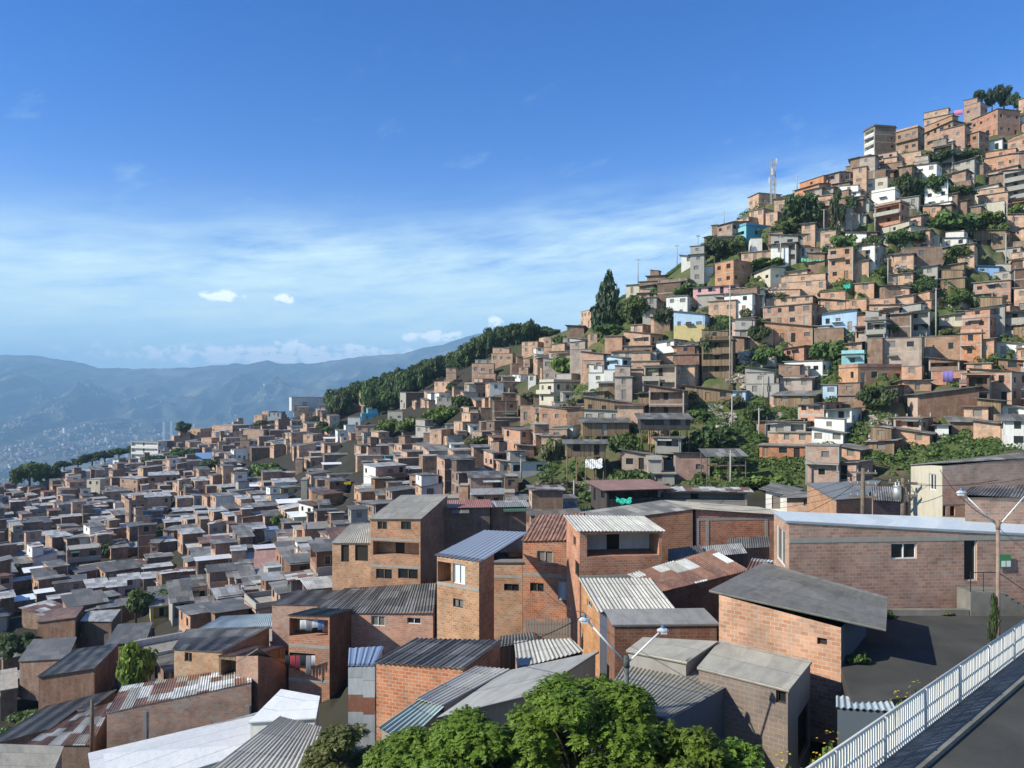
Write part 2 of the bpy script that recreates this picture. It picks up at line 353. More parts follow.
def make_house(h, mb=None, slots=None):
    "with MB given, the same walls and roof go into one shared mesh (far houses past the count)"
    W,D,H,zt=plan(h); o=h['o']; r=h['roof']; wk=h['wall']; n=max(1,min(h['n'],int(H/2.0) or 1)); st=H/n; near=h['near']
    single=mb is None; stilt='S' in o; zlow=0.0 if stilt else -(3.0 if h['Y']>60 else 1.5)
    rs=random.Random(int(h['px'][0]*131+h['px'][1]*17))
    if single:
        root=emp('house',(h['P'][0],h['P'][1],h['zb']),h['yaw']); tag(root,h['label'],'house',h.get('group','brick houses stacked up the hillside'))
        h['root']=root; w=MB()
    else: w=MB()
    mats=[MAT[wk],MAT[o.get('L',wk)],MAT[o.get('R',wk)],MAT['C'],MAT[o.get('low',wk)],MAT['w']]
    faces={'F':((0,0),(1,0),W,0),'L':((0,D),(0,-1),D,1),'R':((W,0),(0,1),D,2),'K':((W,D),(-1,0),W,0)}
    for fk,(O,ud,L,slot) in faces.items():
        E=(O[0]+ud[0]*L,O[1]+ud[1]*L); a,b=zt(*O)-.04,zt(*E)-.04; ops=[]; mid=None
        m=((O[0]+E[0])/2,(O[1]+E[1])/2)
        if r[-1] in 'gh' and r!='F' and zt(*m)>max(a,b)+.05: mid=zt(*m)-.04
        main={'B':'LF','R':'F','L':'L'}[h['face']]
        key=[mats[0],mats[1],mats[2]][slot]
        if fk in main+'R' and 'nw' not in o and L>1.6:
            q=.9 if fk in main else .35
            if h['face']=='B' and key is MAT['d']: q=.35
            if key is MAT['d']: q*=.5
            if single and fk==o.get('big',main[0]) and 'B' in o:
                for s in range(n): ops.append((.3,s*st+min(.95,st*.4),L-.3,s*st+st-.35,'B',1.3))
            elif h.get('win') is None:
                c=max(1,int(L/2.3)); cw=L/c
                for s in range(n):
                    for i in range(c):
                        if rs.random()>q*(.85 if h['px'][0]<560 else 1.): continue
                        ww=rs.choice([.85,1.0,1.2,1.35]); ww=min(ww,cw*.6); u=(i+.5)*cw+rs.uniform(-.2,.2)*cw*.5
                        if s==0 and rs.random()<.3: ops.append((u-.45,.06,u+.45,min(2.05,st-.3),'d',.12))
                        else: ops.append((u-ww/2,s*st+st*.38,u+ww/2,s*st+st*.36+rs.choice([.9,1.05,1.25]),'w',.15))
        for (f2,*q) in h.get('win') or ():
            if f2==fk: ops.append(tuple(q))
        Pf,ops=wall_face(w,(O[0],O[1],0),ud,L,zlow,a,b,ops,slot,mid)
        if 'low' in o:      # lower storey in another colour, a skin 2 cm proud
            q=MB(); pr=.02; A=Pf(0,zlow,-pr); 
        if single: fit_openings(Pf,ops,root,near)
        else:
            for a_,c_,b_,d_,k_,dp_ in ops: w.poly([Pf(a_,c_,dp_),Pf(b_,c_,dp_),Pf(b_,d_,dp_),Pf(a_,d_,dp_)],7)
        if wk in 'bodmg' and single and not stilt:           # concrete ring beams and corner columns, 15 mm proud
            hm=min(a,b); p=-.015
            bands=[s*st for s in range(1,n)]+([H-.22] if r=='F' else [])
            for v in bands:
                if v+.2<hm and not any(q[1]<v+.2 and q[3]>v for q in ops):
                    lo=[Pf(0,v,0),Pf(L,v,0),Pf(L,v,p),Pf(0,v,p)]; hi=[Pf(0,v+.2,0),Pf(L,v+.2,0),Pf(L,v+.2,p),Pf(0,v+.2,p)]
                    w.hexa(lo[::-1],hi[::-1],3)
            if rs.random()<.45 and fk in 'LFR':
                for u in ([0,L-.2] if L<6 else [0,L/2-.1,L-.2]):
                    if any(q[0]<u+.2 and q[2]>u for q in ops): continue
                    p2=-.022; w.hexa([Pf(u,zlow,0),Pf(u+.2,zlow,0),Pf(u+.2,zlow,p2),Pf(u,zlow,p2)][::-1],[Pf(u,hm,0),Pf(u+.2,hm,0),Pf(u+.2,hm,p2),Pf(u,hm,p2)][::-1],3)
        if 'low' in o:
            for v0,v1 in ((zlow,st*float(o.get('lf',.95))),):
                lo=[Pf(-.02,v0,0),Pf(L+.02,v0,0),Pf(L+.02,v0,-.02),Pf(-.02,v0,-.02)]; hi=[Pf(-.02,v1,0),Pf(L+.02,v1,0),Pf(L+.02,v1,-.02),Pf(-.02,v1,-.02)]; w.hexa(lo[::-1],hi[::-1],4)
    if stilt:
        w.box(0,0,-.18,W,D,-.02,0)
    ov=float(o.get('o',62 if h['px'][0]>560 else 35))/100
    rb=MB() if single else w; rslot=0 if single else 6
    if rs.random()<(.38 if r=='F' else .16) and W>3.5 and D>3.5 and not stilt and 'nw' not in o and (h['label'] is None or h['label'] in ('','win')) and h['Y']>88:   # a half storey added on top
        ax0=0 if rs.random()<.5 else W*rs.uniform(.35,.5); ax1=ax0+W*rs.uniform(.45,.6); ax1=min(ax1,W); ay0=D*rs.uniform(.0,.35); ay1=D; az0=min(zt(ax0,ay0),zt(ax1,ay1),zt(ax0,ay1),zt(ax1,ay0))-.1; az1=az0+rs.uniform(1.9,2.5)
        for (O2,u2,L2) in (((ax0,ay0),(1,0),ax1-ax0),((ax1,ay0),(0,1),ay1-ay0),((ax1,ay1),(-1,0),ax1-ax0),((ax0,ay1),(0,-1),ay1-ay0)):
            op2=[(L2*.5-.45,.95,L2*.5+.4,1.75,'w',.12)] if rs.random()<.6 and L2>2 else []
            P2,op2=wall_face(w,(O2[0],O2[1],az0),u2,L2,0,az1-az0,az1-az0,op2,0)
            if single: fit_openings(P2,op2,root,False)
            else:
                for a_,c_,b_,d_,k_,dp_ in op2: w.poly([P2(a_,c_,dp_),P2(b_,c_,dp_),P2(b_,d_,dp_),P2(a_,d_,dp_)],7)
        k_=rs.uniform(-.25,.25); slab(rb,(ax0-.25,ay0-.35,az1+.02-k_),(ax1+.25,ay0-.35,az1+.02-k_),(ax1+.25,ay1+.2,az1+.1+k_),(ax0-.25,ay1+.2,az1+.1+k_),.06,rslot)
    if r=='F':
        e=.35 if h['px'][0]>560 and rs.random()<.5 else .08; rb.box(-e,-e,H-.02,W+e,D+e,H+.13,rslot)
        if single and rs.random()<.35:
            for (x,y) in ((.15,.15),(W-.35,.15),(.15,D-.35),(W-.35,D-.35)): rb.box(x,y,H+.13,x+.2,y+.2,H+.13+rs.uniform(.3,.9),rslot)
        elif single and rs.random()<.4:   # parapet
            for b in ((0,0,W,.12),(0,D-.12,W,D),(0,.12,.12,D-.12),(W-.12,.12,W,D-.12)): rb.box(b[0],b[1],H+.13,b[2],b[3],H+.75,rslot+(1 if single else 0))
    else:
        Z=lambda x,y:(x,y,zt(x,y)+.03)
        x0,x1,y0,y1=-ov,W+ov,-ov,D+ov; d=r[1]
        if d in 'gh':
            pt=float(o.get('p',PD(h)))/100*2
            if d=='g': Q=[((x0,y0),(x1,y0),(x1,D/2),(x0,D/2)),((x1,y1),(x0,y1),(x0,D/2),(x1,D/2))]
            else: Q=[((x0,y1),(x0,y0),(W/2,y0),(W/2,y1)),((x1,y0),(x1,y1),(W/2,y1),(W/2,y0))]
            def Z(x,y): return (x,y,H+pt*(min(y,D-y) if d=='g' else min(x,W-x))+.03)
        else: Q=[{'f':((x0,y0),(x1,y0),(x1,y1),(x0,y1)),'b':((x1,y1),(x0,y1),(x0,y0),(x1,y0)),'l':((x0,y1),(x0,y0),(x1,y0),(x1,y1)),'r':((x1,y0),(x1,y1),(x0,y1),(x0,y0))}[d]]
        for q in Q:
            pts=[Z(*v) for v in q]
            if single and h['Y']<80 and r[0] not in NOBUMP: corr(rb,*pts,pitch=.2)
            else: slab(rb,*pts,.07,rslot)
    if single and h['Y']<260 and not stilt:
        main='L' if h['face']=='L' or (h['face']=='B' and o.get('L',wk)!='d' and h['px'][0]>560) else 'F'; Lm=D if main=='L' else W
        A=(lambda u,v,d: (-d,D-u,v)) if main=='L' else (lambda u,v,d:(u,-d,v))
        if rs.random()<.4 and Lm>3:
            u0=rs.uniform(.1,.4)*Lm; u1=min(Lm-.1,u0+rs.uniform(1.6,3.2)); v=st*rs.choice(range(n))+min(2.25,st-.15)
            if v<H-.1:
                q=MB(); slab(q,A(u0,v-.28,.95),A(u1,v-.28,.95),A(u1,v,.0),A(u0,v,.0),.04); q.build('awning',MAT[rs.choice(['rz','rz','rw','rr','rv','re'])],root)
        if n>1 and rs.random()<.45 and Lm>2.5:
            u0,u1=(0,Lm) if rs.random()<.5 else (0,Lm*.55); v=st*rs.randrange(1,n); q=MB()
            def bx(a0,a1,b0,b1,d0,d1): q.hexa([A(a0,b0,d0),A(a1,b0,d0),A(a1,b0,d1),A(a0,b0,d1)][::-1],[A(a0,b1,d0),A(a1,b1,d0),A(a1,b1,d1),A(a0,b1,d1)][::-1])
            bx(u0,u1,v-.05,v+.1,.03,1.0)
            if rs.random()<.5: bx(u0,u1,v+.1,v+.95,.9,1.0)
            else:
                for z in (.5,.95): bx(u0,u1,v+z-.03,v+z,.93,.97)
                k=int((u1-u0)/.35)
                for i in range(k+1): bx(u0+(u1-u0-.04)*i/k,u0+(u1-u0-.04)*i/k+.04,v+.1,v+.95,.93,.97)
            q.build('balcony',MAT[rs.choice(['C','w',wk,'C'])],root)
            if rs.random()<.6:
                for u in (u0+.1,u1-.25):
                    q=MB(); q.hexa([A(u,-2.5,.75),A(u+.16,-2.5,.75),A(u+.16,-2.5,.93),A(u,-2.5,.93)],[A(u,v-.05,.75),A(u+.16,v-.05,.75),A(u+.16,v-.05,.93),A(u,v-.05,.93)]); q.build('post',MAT['C'],root)
        if rs.random()<.35:
            q=MB(); u=rs.choice([.25,Lm-.3]); q.tube([A(u,-.5,.06),A(u,H-.1,.06)],.05,6); q.build('drain_pipe',MAT[rs.choice(['w','C','metal'])],root)
    if single:
        w.build('wall',mats,root); rb.build('roof',[MAT['r'+r[0]],MAT[wk]],root)
        if stilt:
            zs=float(o['S']) if o['S'] is not True else 4.
            nx=max(2,int(W/1.6))
            for i in range(nx+1):
                for y in (.1,D*.5):
                    q=MB(); x=.1+(W-.2)*i/nx; q.tube([(x,y,-.18),(x+rs.uniform(-.2,.2),y,-zs)],.09,6); q.build('stilt',MAT['W'],root)
        if 'rail' in o:
            q=MB(); q.box(-.05,-1.0,-.02+st*(n-1),W+.05,0-.02,.1+st*(n-1)); q.box(-.05,-1.0,.1+st*(n-1),W+.05,-.95,.95+st*(n-1)); q.build('balcony',MAT[o['rail']],root)
        return root
    loc=Vector((h['P'][0],h['P'][1],h['zb'])); dR,dL=dirs(h['yaw']); b0=len(mb.v)
    mb.v += [(loc.x+dR.x*v[0]+dL.x*v[1],loc.y+dR.y*v[0]+dL.y*v[1],loc.z+v[2]) for v in w.v]
    mb.f += [tuple(i+b0 for i in f) for f in w.f]; mb.uv += w.uv
    mb.m += [slots['r'+r[0]] if m==6 else slots['glass'] if m==7 else slots[[wk,o.get('L',wk),o.get('R',wk),'C',o.get('low',wk),'w'][m]] for m in w.m]

def quad_house(label, A,B,depth,cy,dy,zbase, wall,roof, wins=(), L=None,Rm=None, C=None,D=None, walls=None, lows=None, ov=.05, pitch=.2, cat='house', bands=(), pil=(), name='house', group='houses and roofs nearest the viewer', T=2.0, drop=.05, twhite=True, corrug=None):
    "a house from its roof: A B front eave, C D back eave, each (column,row,depth); walls drop to zbase"
    pa,pb=P3(*A),P3(*B); e=(pb-pa); e.z=0; e.normalize(); pp=Vector((-e.y,e.x,0))
    if C is None: q=pb+pp*depth; C=(0,cy,q.y); pc=Vector((q.x,q.y,-(cy-HY)/F*q.y))
    else: pc=P3(*C)
    if D is None: q=pa+pp*depth; pd=Vector((q.x,q.y,-(dy-HY)/F*q.y))
    else: pd=P3(*D)
    loc=Vector((pa.x,pa.y,zbase)); yaw=math.atan2(e.y,e.x); dR,dL=dirs(yaw)
    def loc2(p): d=p-loc; return Vector((d.x*dR.x+d.y*dR.y, d.x*dL.x+d.y*dL.y, d.z))
    q=[loc2(p) for p in (pa,pb,pc,pd)]
    M=np.array([[v.x,v.y,1] for v in q]); co=np.linalg.lstsq(M,np.array([v.z for v in q]),rcond=None)[0]
    zr=lambda x,y: co[0]*x+co[1]*y+co[2]
    cen=sum(q,Vector())/4
    if walls: wq=[loc2(P3(px,HY,Y)) for px,Y in walls]
    else: wq=[cen+(v-cen)*(1-ov) for v in q]
    root=emp(name,loc,yaw); tag(root,label,cat,group)
    w=MB(); mats=[MAT[wall],MAT[L or wall],MAT[Rm or wall],MAT['C'],MAT[wall],MAT['w' if twhite else wall]]
    for i,(fk,slot) in enumerate((('F',0),('R',2),('K',0),('L',1))):
        a,b=wq[i],wq[(i+1)%4]; u=Vector((b.x-a.x,b.y-a.y,0)); Ln=u.length; u.normalize(); ops=[]
        wa=loc+Vector((dR.x*a.x+dL.x*a.y,dR.y*a.x+dL.y*a.y,0)); wu=Vector((dR.x*u.x+dL.x*u.y,dR.y*u.x+dL.y*u.y))
        for f2,x0,y0,x1,y1,k in wins:
            if f2!=fk: continue
            t0,t1=along(wa,wu,x0),along(wa,wu,x1); t0,t1=min(t0,t1),max(t0,t1); Ym=(wa.y+wu.y*(t0+t1)/2)
            v1=-(y0-HY)/F*Ym-zbase; v0=-(y1-HY)/F*Ym-zbase
            ops.append((t0,v0,t1,v1,k,{'B':1.3,'T':T}.get(k,.14)))
        Pf,ops=wall_face(w,(a.x,a.y,0),(u.x,u.y),Ln,-1.5,zr(a.x,a.y)-drop,zr(b.x,b.y)-drop,ops,slot)
        fit_openings(Pf,ops,root,True)
        for f2,yy in bands:
            if f2==fk:
                v=-(yy-HY)/F*(wa.y+wu.y*Ln/2)-zbase; p=-.02
                w.hexa([Pf(0,v,0),Pf(Ln,v,0),Pf(Ln,v,p),Pf(0,v,p)][::-1],[Pf(0,v+.22,0),Pf(Ln,v+.22,0),Pf(Ln,v+.22,p),Pf(0,v+.22,p)][::-1],3)
        for f2,xx in pil:
            if f2==fk:
                t=along(wa,wu,xx); p=-.03; hm=min(zr(a.x,a.y),zr(b.x,b.y))-.06
                w.hexa([Pf(t,-1.5,0),Pf(t+.25,-1.5,0),Pf(t+.25,-1.5,p),Pf(t,-1.5,p)][::-1],[Pf(t,hm,0),Pf(t+.25,hm,0),Pf(t+.25,hm,p),Pf(t,hm,p)][::-1],3)
    w.build('wall',mats,root)
    rb=MB()
    cg=(roof[0] not in NOBUMP) if corrug is None else corrug
    if cg: corr(rb,*q,pitch=pitch,amp=pitch*(.07 if roof[0] in 'lb' else .13))
    else: slab(rb,*q,.09)
    rb.build('roof',MAT['r'+roof[0]],root)
    PADS.append(((pa.x,pa.y),yaw,(pb-pa).length,((pd-pa).xy).length,zbase))
    root['_px']=0; del root['_px']
    return root,loc,yaw,q
# ------------------------------------------------------------------ houses, zone by zone (edges read off enlarged parts of the photograph)
zone(864,80,6.4,'''
0 68 205 297 445 d F 3 L=w B big=L | white balcony block with brown brick flank at the top of the ridge
205 345 390 300 450 b F 2
385 570 575 215 270 b F 1
388 565 640 262 450 b zb 3
495 645 680 285 470 b F 2
640 745 790 140 300 b F 2
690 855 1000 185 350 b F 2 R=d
625 735 800 330 470 b F 2
745 885 890 372 440 w zb 1 | low white house tucked among bushes under the hilltop brick terraces
965 1024 1090 228 300 w F 1
975 1040 1105 262 330 b F 1
920 1060 1125 360 490 b F 2
990 1060 1130 105 200 b F 1
0 210 212 458 560 b F 2
215 365 370 455 560 b F 1
120 228 232 372 440 o F 1
440 650 690 575 690 b zb 2
770 990 992 465 560 b F 1
690 985 990 545 640 b zb 2
670 860 862 660 720 c zb 1 nw
730 920 925 715 800 b F 1
0 150 155 620 700 c F 1
130 210 215 490 580 b F 1
48 198 235 700 785 w F 1 R=d nw | brick house on posts with a bright white upper wall like a board
''')
zone(864,200,6.4,'''
70 232 290 15 150 b F 2 B
160 365 415 95 170 b zl 1
105 300 415 165 250 c zb 1 R=d
0 85 90 205 260 d r 1
640 900 905 5 100 c F 1 nw
700 905 950 190 290 W zf 1 | house of pale wooden boards under a grey roof beside the lamp pole
675 1000 1005 300 365 g F 1
500 655 700 240 350 w r 2
90 230 250 340 400 b zl 1
232 245 500 312 392 d F 1
265 470 475 415 490 g zb 1
478 640 650 400 490 W zb 1
490 645 650 495 570 W F 1
650 865 870 425 480 n L 1 nw | low house wrapped in bright blue sheeting under rubble roofs
925 1040 1090 370 440 b F 1
700 938 960 512 665 b F 2 | tan brick house above the grey block house with one wide window
830 955 960 455 520 g F 1
700 900 910 668 860 g zb 2
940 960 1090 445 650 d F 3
880 1040 1045 700 860 g zb 2 B
70 135 300 545 620 d zf 1
135 290 295 560 630 b zf 1
0 200 205 625 700 o F 1
300 430 510 640 700 o F 1
10 225 230 690 820 b zb 2
235 420 425 700 860 g zb 2 B
480 655 660 720 800 c zb 1
''')
zone(864,320,6.4,'''
22 118 120 115 290 d F 2
118 368 385 110 295 m F 2 | tall house of mottled grey brick with patchy walls
240 370 375 295 365 o F 1
388 715 740 95 230 b F 2
415 610 660 265 320 d r 1 B | dark shack with a rusty patched roof above the hanging purple cloth
430 660 665 325 410 o F 1 nw
720 832 840 115 235 o zb 1
840 1040 1045 150 215 w zf 1
860 1040 1045 292 325 d e 1 | dark house under a green sheet roof
655 815 818 298 340 o F 1
620 945 1040 335 540 b F 2 R=d
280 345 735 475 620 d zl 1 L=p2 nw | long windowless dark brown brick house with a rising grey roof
190 250 430 405 450 o zb 1
190 365 440 630 725 o F 1 B | orange brick house with two pale corner columns
440 470 540 672 750 w zb 1
540 560 700 650 720 d zf 1
700 875 880 662 760 b zf 1 nw
880 905 1060 640 820 w zf 2 | big white house at the edge of town above the yellow gabled house
860 1040 1045 560 640 w zf 1
130 420 425 740 800 o zf 1
''')
zone(704,160,6.4,'''
730 865 930 75 200 b zl 2
580 735 815 150 240 o zl 1
725 830 850 220 310 b F 1
285 350 492 212 300 b F 1
290 380 445 310 365 b F 1
395 470 525 330 390 b F 1
450 530 540 240 325 b zl 1
85 180 290 395 530 b zl 2
180 285 485 365 412 b F 1
182 270 450 418 500 q F 1 L=T | house with deep turquoise flank and aqua end wall under brick
50 85 120 415 475 d F 1
0 40 80 485 530 d zf 1
280 300 372 502 560 w F 1 nw
238 485 490 575 635 b F 1
540 650 745 555 612 w zf 1
530 560 750 475 530 g zf 1
70 188 310 640 790 o F 2 R=d | square windowless brick house above the pink house
320 425 515 685 790 c zb 1
475 660 670 700 745 b zb 1
905 1040 1045 465 520 w r 1
870 1000 1010 200 240 w zl 1
0 60 72 680 730 w F 1
''')
zone(704,280,6.4,'''
-70 225 232 28 85 p zl 1 | pink house with a grey roof on a concrete base
-40 230 235 88 130 g F 1 nw
378 688 745 150 285 o F 2 R=g | wide two storey brick house gridded by pale concrete beams
395 695 700 105 150 b F 1
480 780 785 0 50 b F 1
180 322 330 235 310 p2 zb 1 B
200 310 315 318 390 g F 1
388 695 700 295 395 o zf 1 R=d
755 978 985 185 325 u zb 1 | light blue house front with one dark window beside the gridded brick house
745 905 910 130 180 o zf 1
908 1040 1045 122 185 o F 1
510 640 735 420 505 o zb 1
738 805 810 430 500 b F 1
515 758 825 515 610 w F 1 rail=w | white house with a balcony and two dark windows
900 1010 1015 395 465 b zb 1
880 1025 1040 472 560 T F 1 | aqua painted house front with dark window grilles
862 985 1265 560 665 b F 1 R=d | brick house with one square dark window and a long brown flank
262 500 510 580 660 g zf 1 B
270 480 485 665 745 g F 1 B
-120 180 190 710 768 W r 1 | wooden shack with a rusty roof and blue plastic sheets
182 265 270 710 770 u F 1
455 700 740 735 800 W zl 1
760 850 855 670 745 u F 1 B
870 1005 1010 665 750 g F 1 B
''')
zone(704,390,6.4,'''
602 768 880 80 245 o zb 2 R=d | two storey orange brick house with one small upper window beside the laundry shack
420 600 605 50 100 b F 1
780 945 1010 115 245 w zb 1 B big=L | white shack hung with laundry on a fenced terrace
475 690 700 275 350 b F 1
415 475 480 290 345 o F 1
690 890 895 272 345 w zf 1
355 650 655 362 435 o F 1 big=L
650 865 870 362 590 b F 2 | two storey brick house with a wide dark window above the retaining wall
866 998 1080 380 455 o zf 1 R=d
832 975 1080 460 580 o zb 1
395 530 600 715 768 w zf 1 Y82
530 760 790 720 790 b zb 1 Y78
''')
zone(544,280,6.4,'''
235 300 360 190 300 b F 2
525 610 640 25 85 c zl 1
662 720 735 110 245 g F 2 B
722 800 805 135 190 o zl 1
830 1030 1060 215 335 u zf 1 low=y lf=.42 | house painted light blue above and yellow below
555 630 715 285 335 b F 1 R=d
390 500 505 358 440 o F 1
510 680 760 340 420 o zf 1 R=d
512 690 700 425 470 d F 1
235 380 440 470 590 b zf 1
385 500 650 495 570 u zf 1 R=d
385 505 515 575 650 w F 1
252 385 390 515 590 b F 1
285 390 395 595 665 w F 1
640 845 905 545 740 m F 2 B
528 635 640 570 700 b F 1
718 830 905 380 450 w zb 1
700 890 905 458 525 b zb 1 R=d
-30 62 285 655 800 c F 2 R=g | house with cream columned front and long grey flank
80 175 270 600 650 g F 1 nw
165 240 340 375 450 g zf 1
280 340 345 345 390 b F 1
0 45 60 365 430 b F 1
0 55 70 430 520 b F 1
50 100 110 370 420 b F 1
''')
zone(544,390,6.4,'''
258 610 640 90 150 W zf 1
235 250 545 205 290 W zf 1 S=3.5 big=F | wooden shack with a sheet roof and a slatted front standing on short posts
600 620 935 185 250 D zf 1 S=7 | black boarded shack on tall wooden stilts above the bushes
135 145 395 340 420 W zf 1 S=6 big=F | small wooden stilt house with a grey roof and railing over a pale canvas
55 185 250 225 300 w zb 1 nw
830 840 1060 400 570 o zb 1 | narrow brick house with concrete beams next to the open deck
665 670 835 560 610 g F 1
300 400 780 680 740 D Pf 1 Y84 B big=F p=6 D=4.5 | low dark shack under a pinkish red sheet roof
720 730 1300 665 740 g xf 1 Y86 B big=F p=6 D=5 | long open shed under a patched zinc roof
''')
zone(400,330,6.4,'''
780 880 920 75 150 b F 2
890 930 960 45 80 b F 1
970 1010 1030 40 100 b F 1
585 720 740 150 210 b F 1
460 600 605 215 290 b F 2
480 585 590 190 225 g F 1
500 610 620 280 355 b F 2 B
412 475 610 350 445 b F 2 R=d
705 715 790 215 300 d F 1
790 830 850 185 260 b F 1
760 820 825 240 275 b F 1
720 770 815 285 325 w zf 1
295 360 362 275 310 b F 1
220 330 400 330 375 b F 1
285 340 440 320 350 d F 1
0 38 220 400 500 d zf 1 L=g
222 250 335 400 465 w zb 1
235 330 335 430 475 g F 1
40 100 180 345 390 b F 1
0 30 40 350 395 b F 1
820 870 885 290 345 w F 1
745 770 850 420 480 d F 1
770 850 855 485 580 b F 1 B
850 905 910 490 560 b F 1
590 600 755 455 590 d F 2
405 440 510 495 580 d F 2 L=b
450 500 505 515 580 b F 1
505 515 590 500 580 d F 1
345 400 510 590 650 b F 1 R=d
290 345 350 600 650 g zb 1
190 265 350 640 720 b F 1 R=d
100 190 290 620 670 g zf 1
150 165 290 590 620 d zf 1
45 80 170 690 740 b w 1 R=d
10 20 100 655 690 d zf 1
110 150 230 735 790 b zf 1 R=d
355 370 430 650 700 d F 1
435 450 505 620 660 w zf 1
665 770 940 640 790 b zf 2 R=d
505 520 600 590 680 d F 1
600 610 800 575 610 d zf 1
645 700 740 370 410 b F 1
''')
zone(240,380,6.4,'''
315 330 550 110 165 w zf 1 nw | long pale white wall of a shed in front of the wooded ridge
340 345 430 165 200 g F 1
365 370 500 195 230 b F 1
90 140 300 225 255 b F 1
175 260 265 208 235 w F 1
762 905 965 75 155 b F 2 R=g | wide tan block with rows of small windows below the wooded ridge
965 975 1060 75 150 g F 1
620 640 765 160 240 d F 2
500 600 605 160 200 b zl 1
770 780 890 215 260 q F 1
775 790 890 170 210 d F 1
690 770 775 240 305 w F 1
610 625 740 325 385 w zf 1
740 860 870 290 345 b zb 1
750 850 855 360 410 b F 1
945 1040 1045 200 270 c F 1
20 150 190 320 430 b F 2
180 190 385 325 420 d F 1
0 60 65 385 470 b F 1
310 330 430 260 300 g zf 1
65 75 320 435 520 d zf 1
405 465 535 350 435 b F 2 R=d
535 545 630 375 410 d W 1
408 430 620 430 490 d w 1 B big=F
440 455 570 480 500 d w 1
355 400 410 505 590 b F 1
408 450 540 500 560 b F 1 R=d
530 540 690 480 540 d zf 1
740 750 915 485 580 b w 1
915 925 980 490 530 q F 1
840 900 1024 380 440 b F 1 R=d
955 1024 1030 410 460 c zb 1
790 870 1060 555 710 b wf 3 L=w R=d | three storey house with white windowed end beside the dark street
135 145 270 590 690 d zf 2
200 225 390 600 660 d F 1
215 260 385 690 750 y zb 1 low=q lf=.35
390 430 445 640 760 c F 3 | tall thin cream end wall rising between brown brick houses
430 440 650 590 620 d zf 1
480 495 650 640 690 d zf 1
440 470 680 710 790 d zf 1 L=b
30 45 140 630 670 w zf 1
0 10 140 685 730 d W 1
40 70 170 730 790 b zf 1 R=d
525 535 650 545 580 d W 1
''')
zone(390,430,6.4,'''
500 515 730 305 512 o zf 2 win | two storey tan house with four dark windows facing the viewer
728 735 782 405 510 o F 1 nw
730 735 820 300 390 d F 1
455 500 512 358 510 o F 1
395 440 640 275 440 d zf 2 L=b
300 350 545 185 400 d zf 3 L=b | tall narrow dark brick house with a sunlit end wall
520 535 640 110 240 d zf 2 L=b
600 660 770 145 270 d qf 2 L=b B big=F
25 75 150 95 155 d F 1 L=b
110 160 230 55 90 b w 1
145 215 320 100 160 b zf 1 L=b
185 210 320 170 270 d F 2
380 390 480 110 140 w w 1
0 10 185 250 300 d zf 1
125 240 345 310 410 b zf 1
25 35 125 345 400 d w 1
118 130 290 275 300 d w 1
345 350 450 440 520 d F 1
340 345 640 570 610 d R 1 Y76 p=4 D=4 | low house with a faded red sheet roof
640 650 870 560 600 d w 1 Y78 | low house under two whitish sheets beside the red roof
750 760 880 490 520 g zf 1
''')
zone(240,470,6.4,'''
95 105 240 505 620 o W 1 | small brick house with a brilliant white sloping roof and a dark tank
235 245 400 405 480 d zf 1
230 270 410 540 660 b zf 1 R=d
410 415 600 385 570 o F 1 nw
370 380 460 600 768 c zf 2 B big=F
10 30 245 240 320 d zf 1
235 250 420 215 260 d W 1
303 345 440 310 355 c W 1
375 470 690 230 300 d r 1 L=w
480 500 720 215 235 g z 1
265 280 640 375 395 d z 1
0 5 150 370 450 d zf 1
150 160 240 405 440 w lf 1
-20 0 85 430 540 d zf 1
0 10 100 600 680 d zf 1
95 100 240 665 700 o Pf 1
180 190 380 690 768 o F 1
''')
zone(120,410,6.4,'''
70 243 300 205 322 w F 3 B big=L R=d | modern white block with dark window strips at the ridge end
245 250 390 200 260 d F 2 B big=F
330 345 450 165 240 b F 1
440 515 590 120 220 b F 2 R=d
590 720 870 100 160 b F 1
715 725 790 75 125 b F 1
520 585 660 180 240 b F 1
660 675 920 180 250 b F 2
580 600 820 250 275 b F 1
485 500 800 318 340 g Lf 1 p=40 nw | low hall under a long bright blue roof
830 840 1060 245 320 d F 1
920 930 1030 130 220 b F 1
860 910 1010 30 60 b F 1
60 65 150 345 400 b zf 1
195 205 320 325 385 d F 1
375 385 530 330 395 b zf 1
0 112 180 440 535 b wf 2 R=w
180 185 375 420 530 b wf 2
60 65 325 565 690 b wf 2 R=d
210 220 395 540 565 b wf 1
355 365 545 565 640 b wf 1
545 555 620 490 560 d F 1
620 650 910 495 570 d wf 1 L=b
800 810 905 445 480 w wf 1
735 775 840 570 660 b w 1 R=d
840 850 940 535 590 b zf 1
785 820 1010 625 700 d zf 1 L=b
565 600 685 650 768 d wf 2 L=b
655 690 800 680 768 d wf 1 L=b
470 480 560 630 680 d w 1
335 340 490 660 690 d w 1
395 430 520 700 768 d w 1 L=b
145 150 290 700 740 d w 1
275 290 405 720 780 d w 1
0 5 65 750 800 d w 1
''')
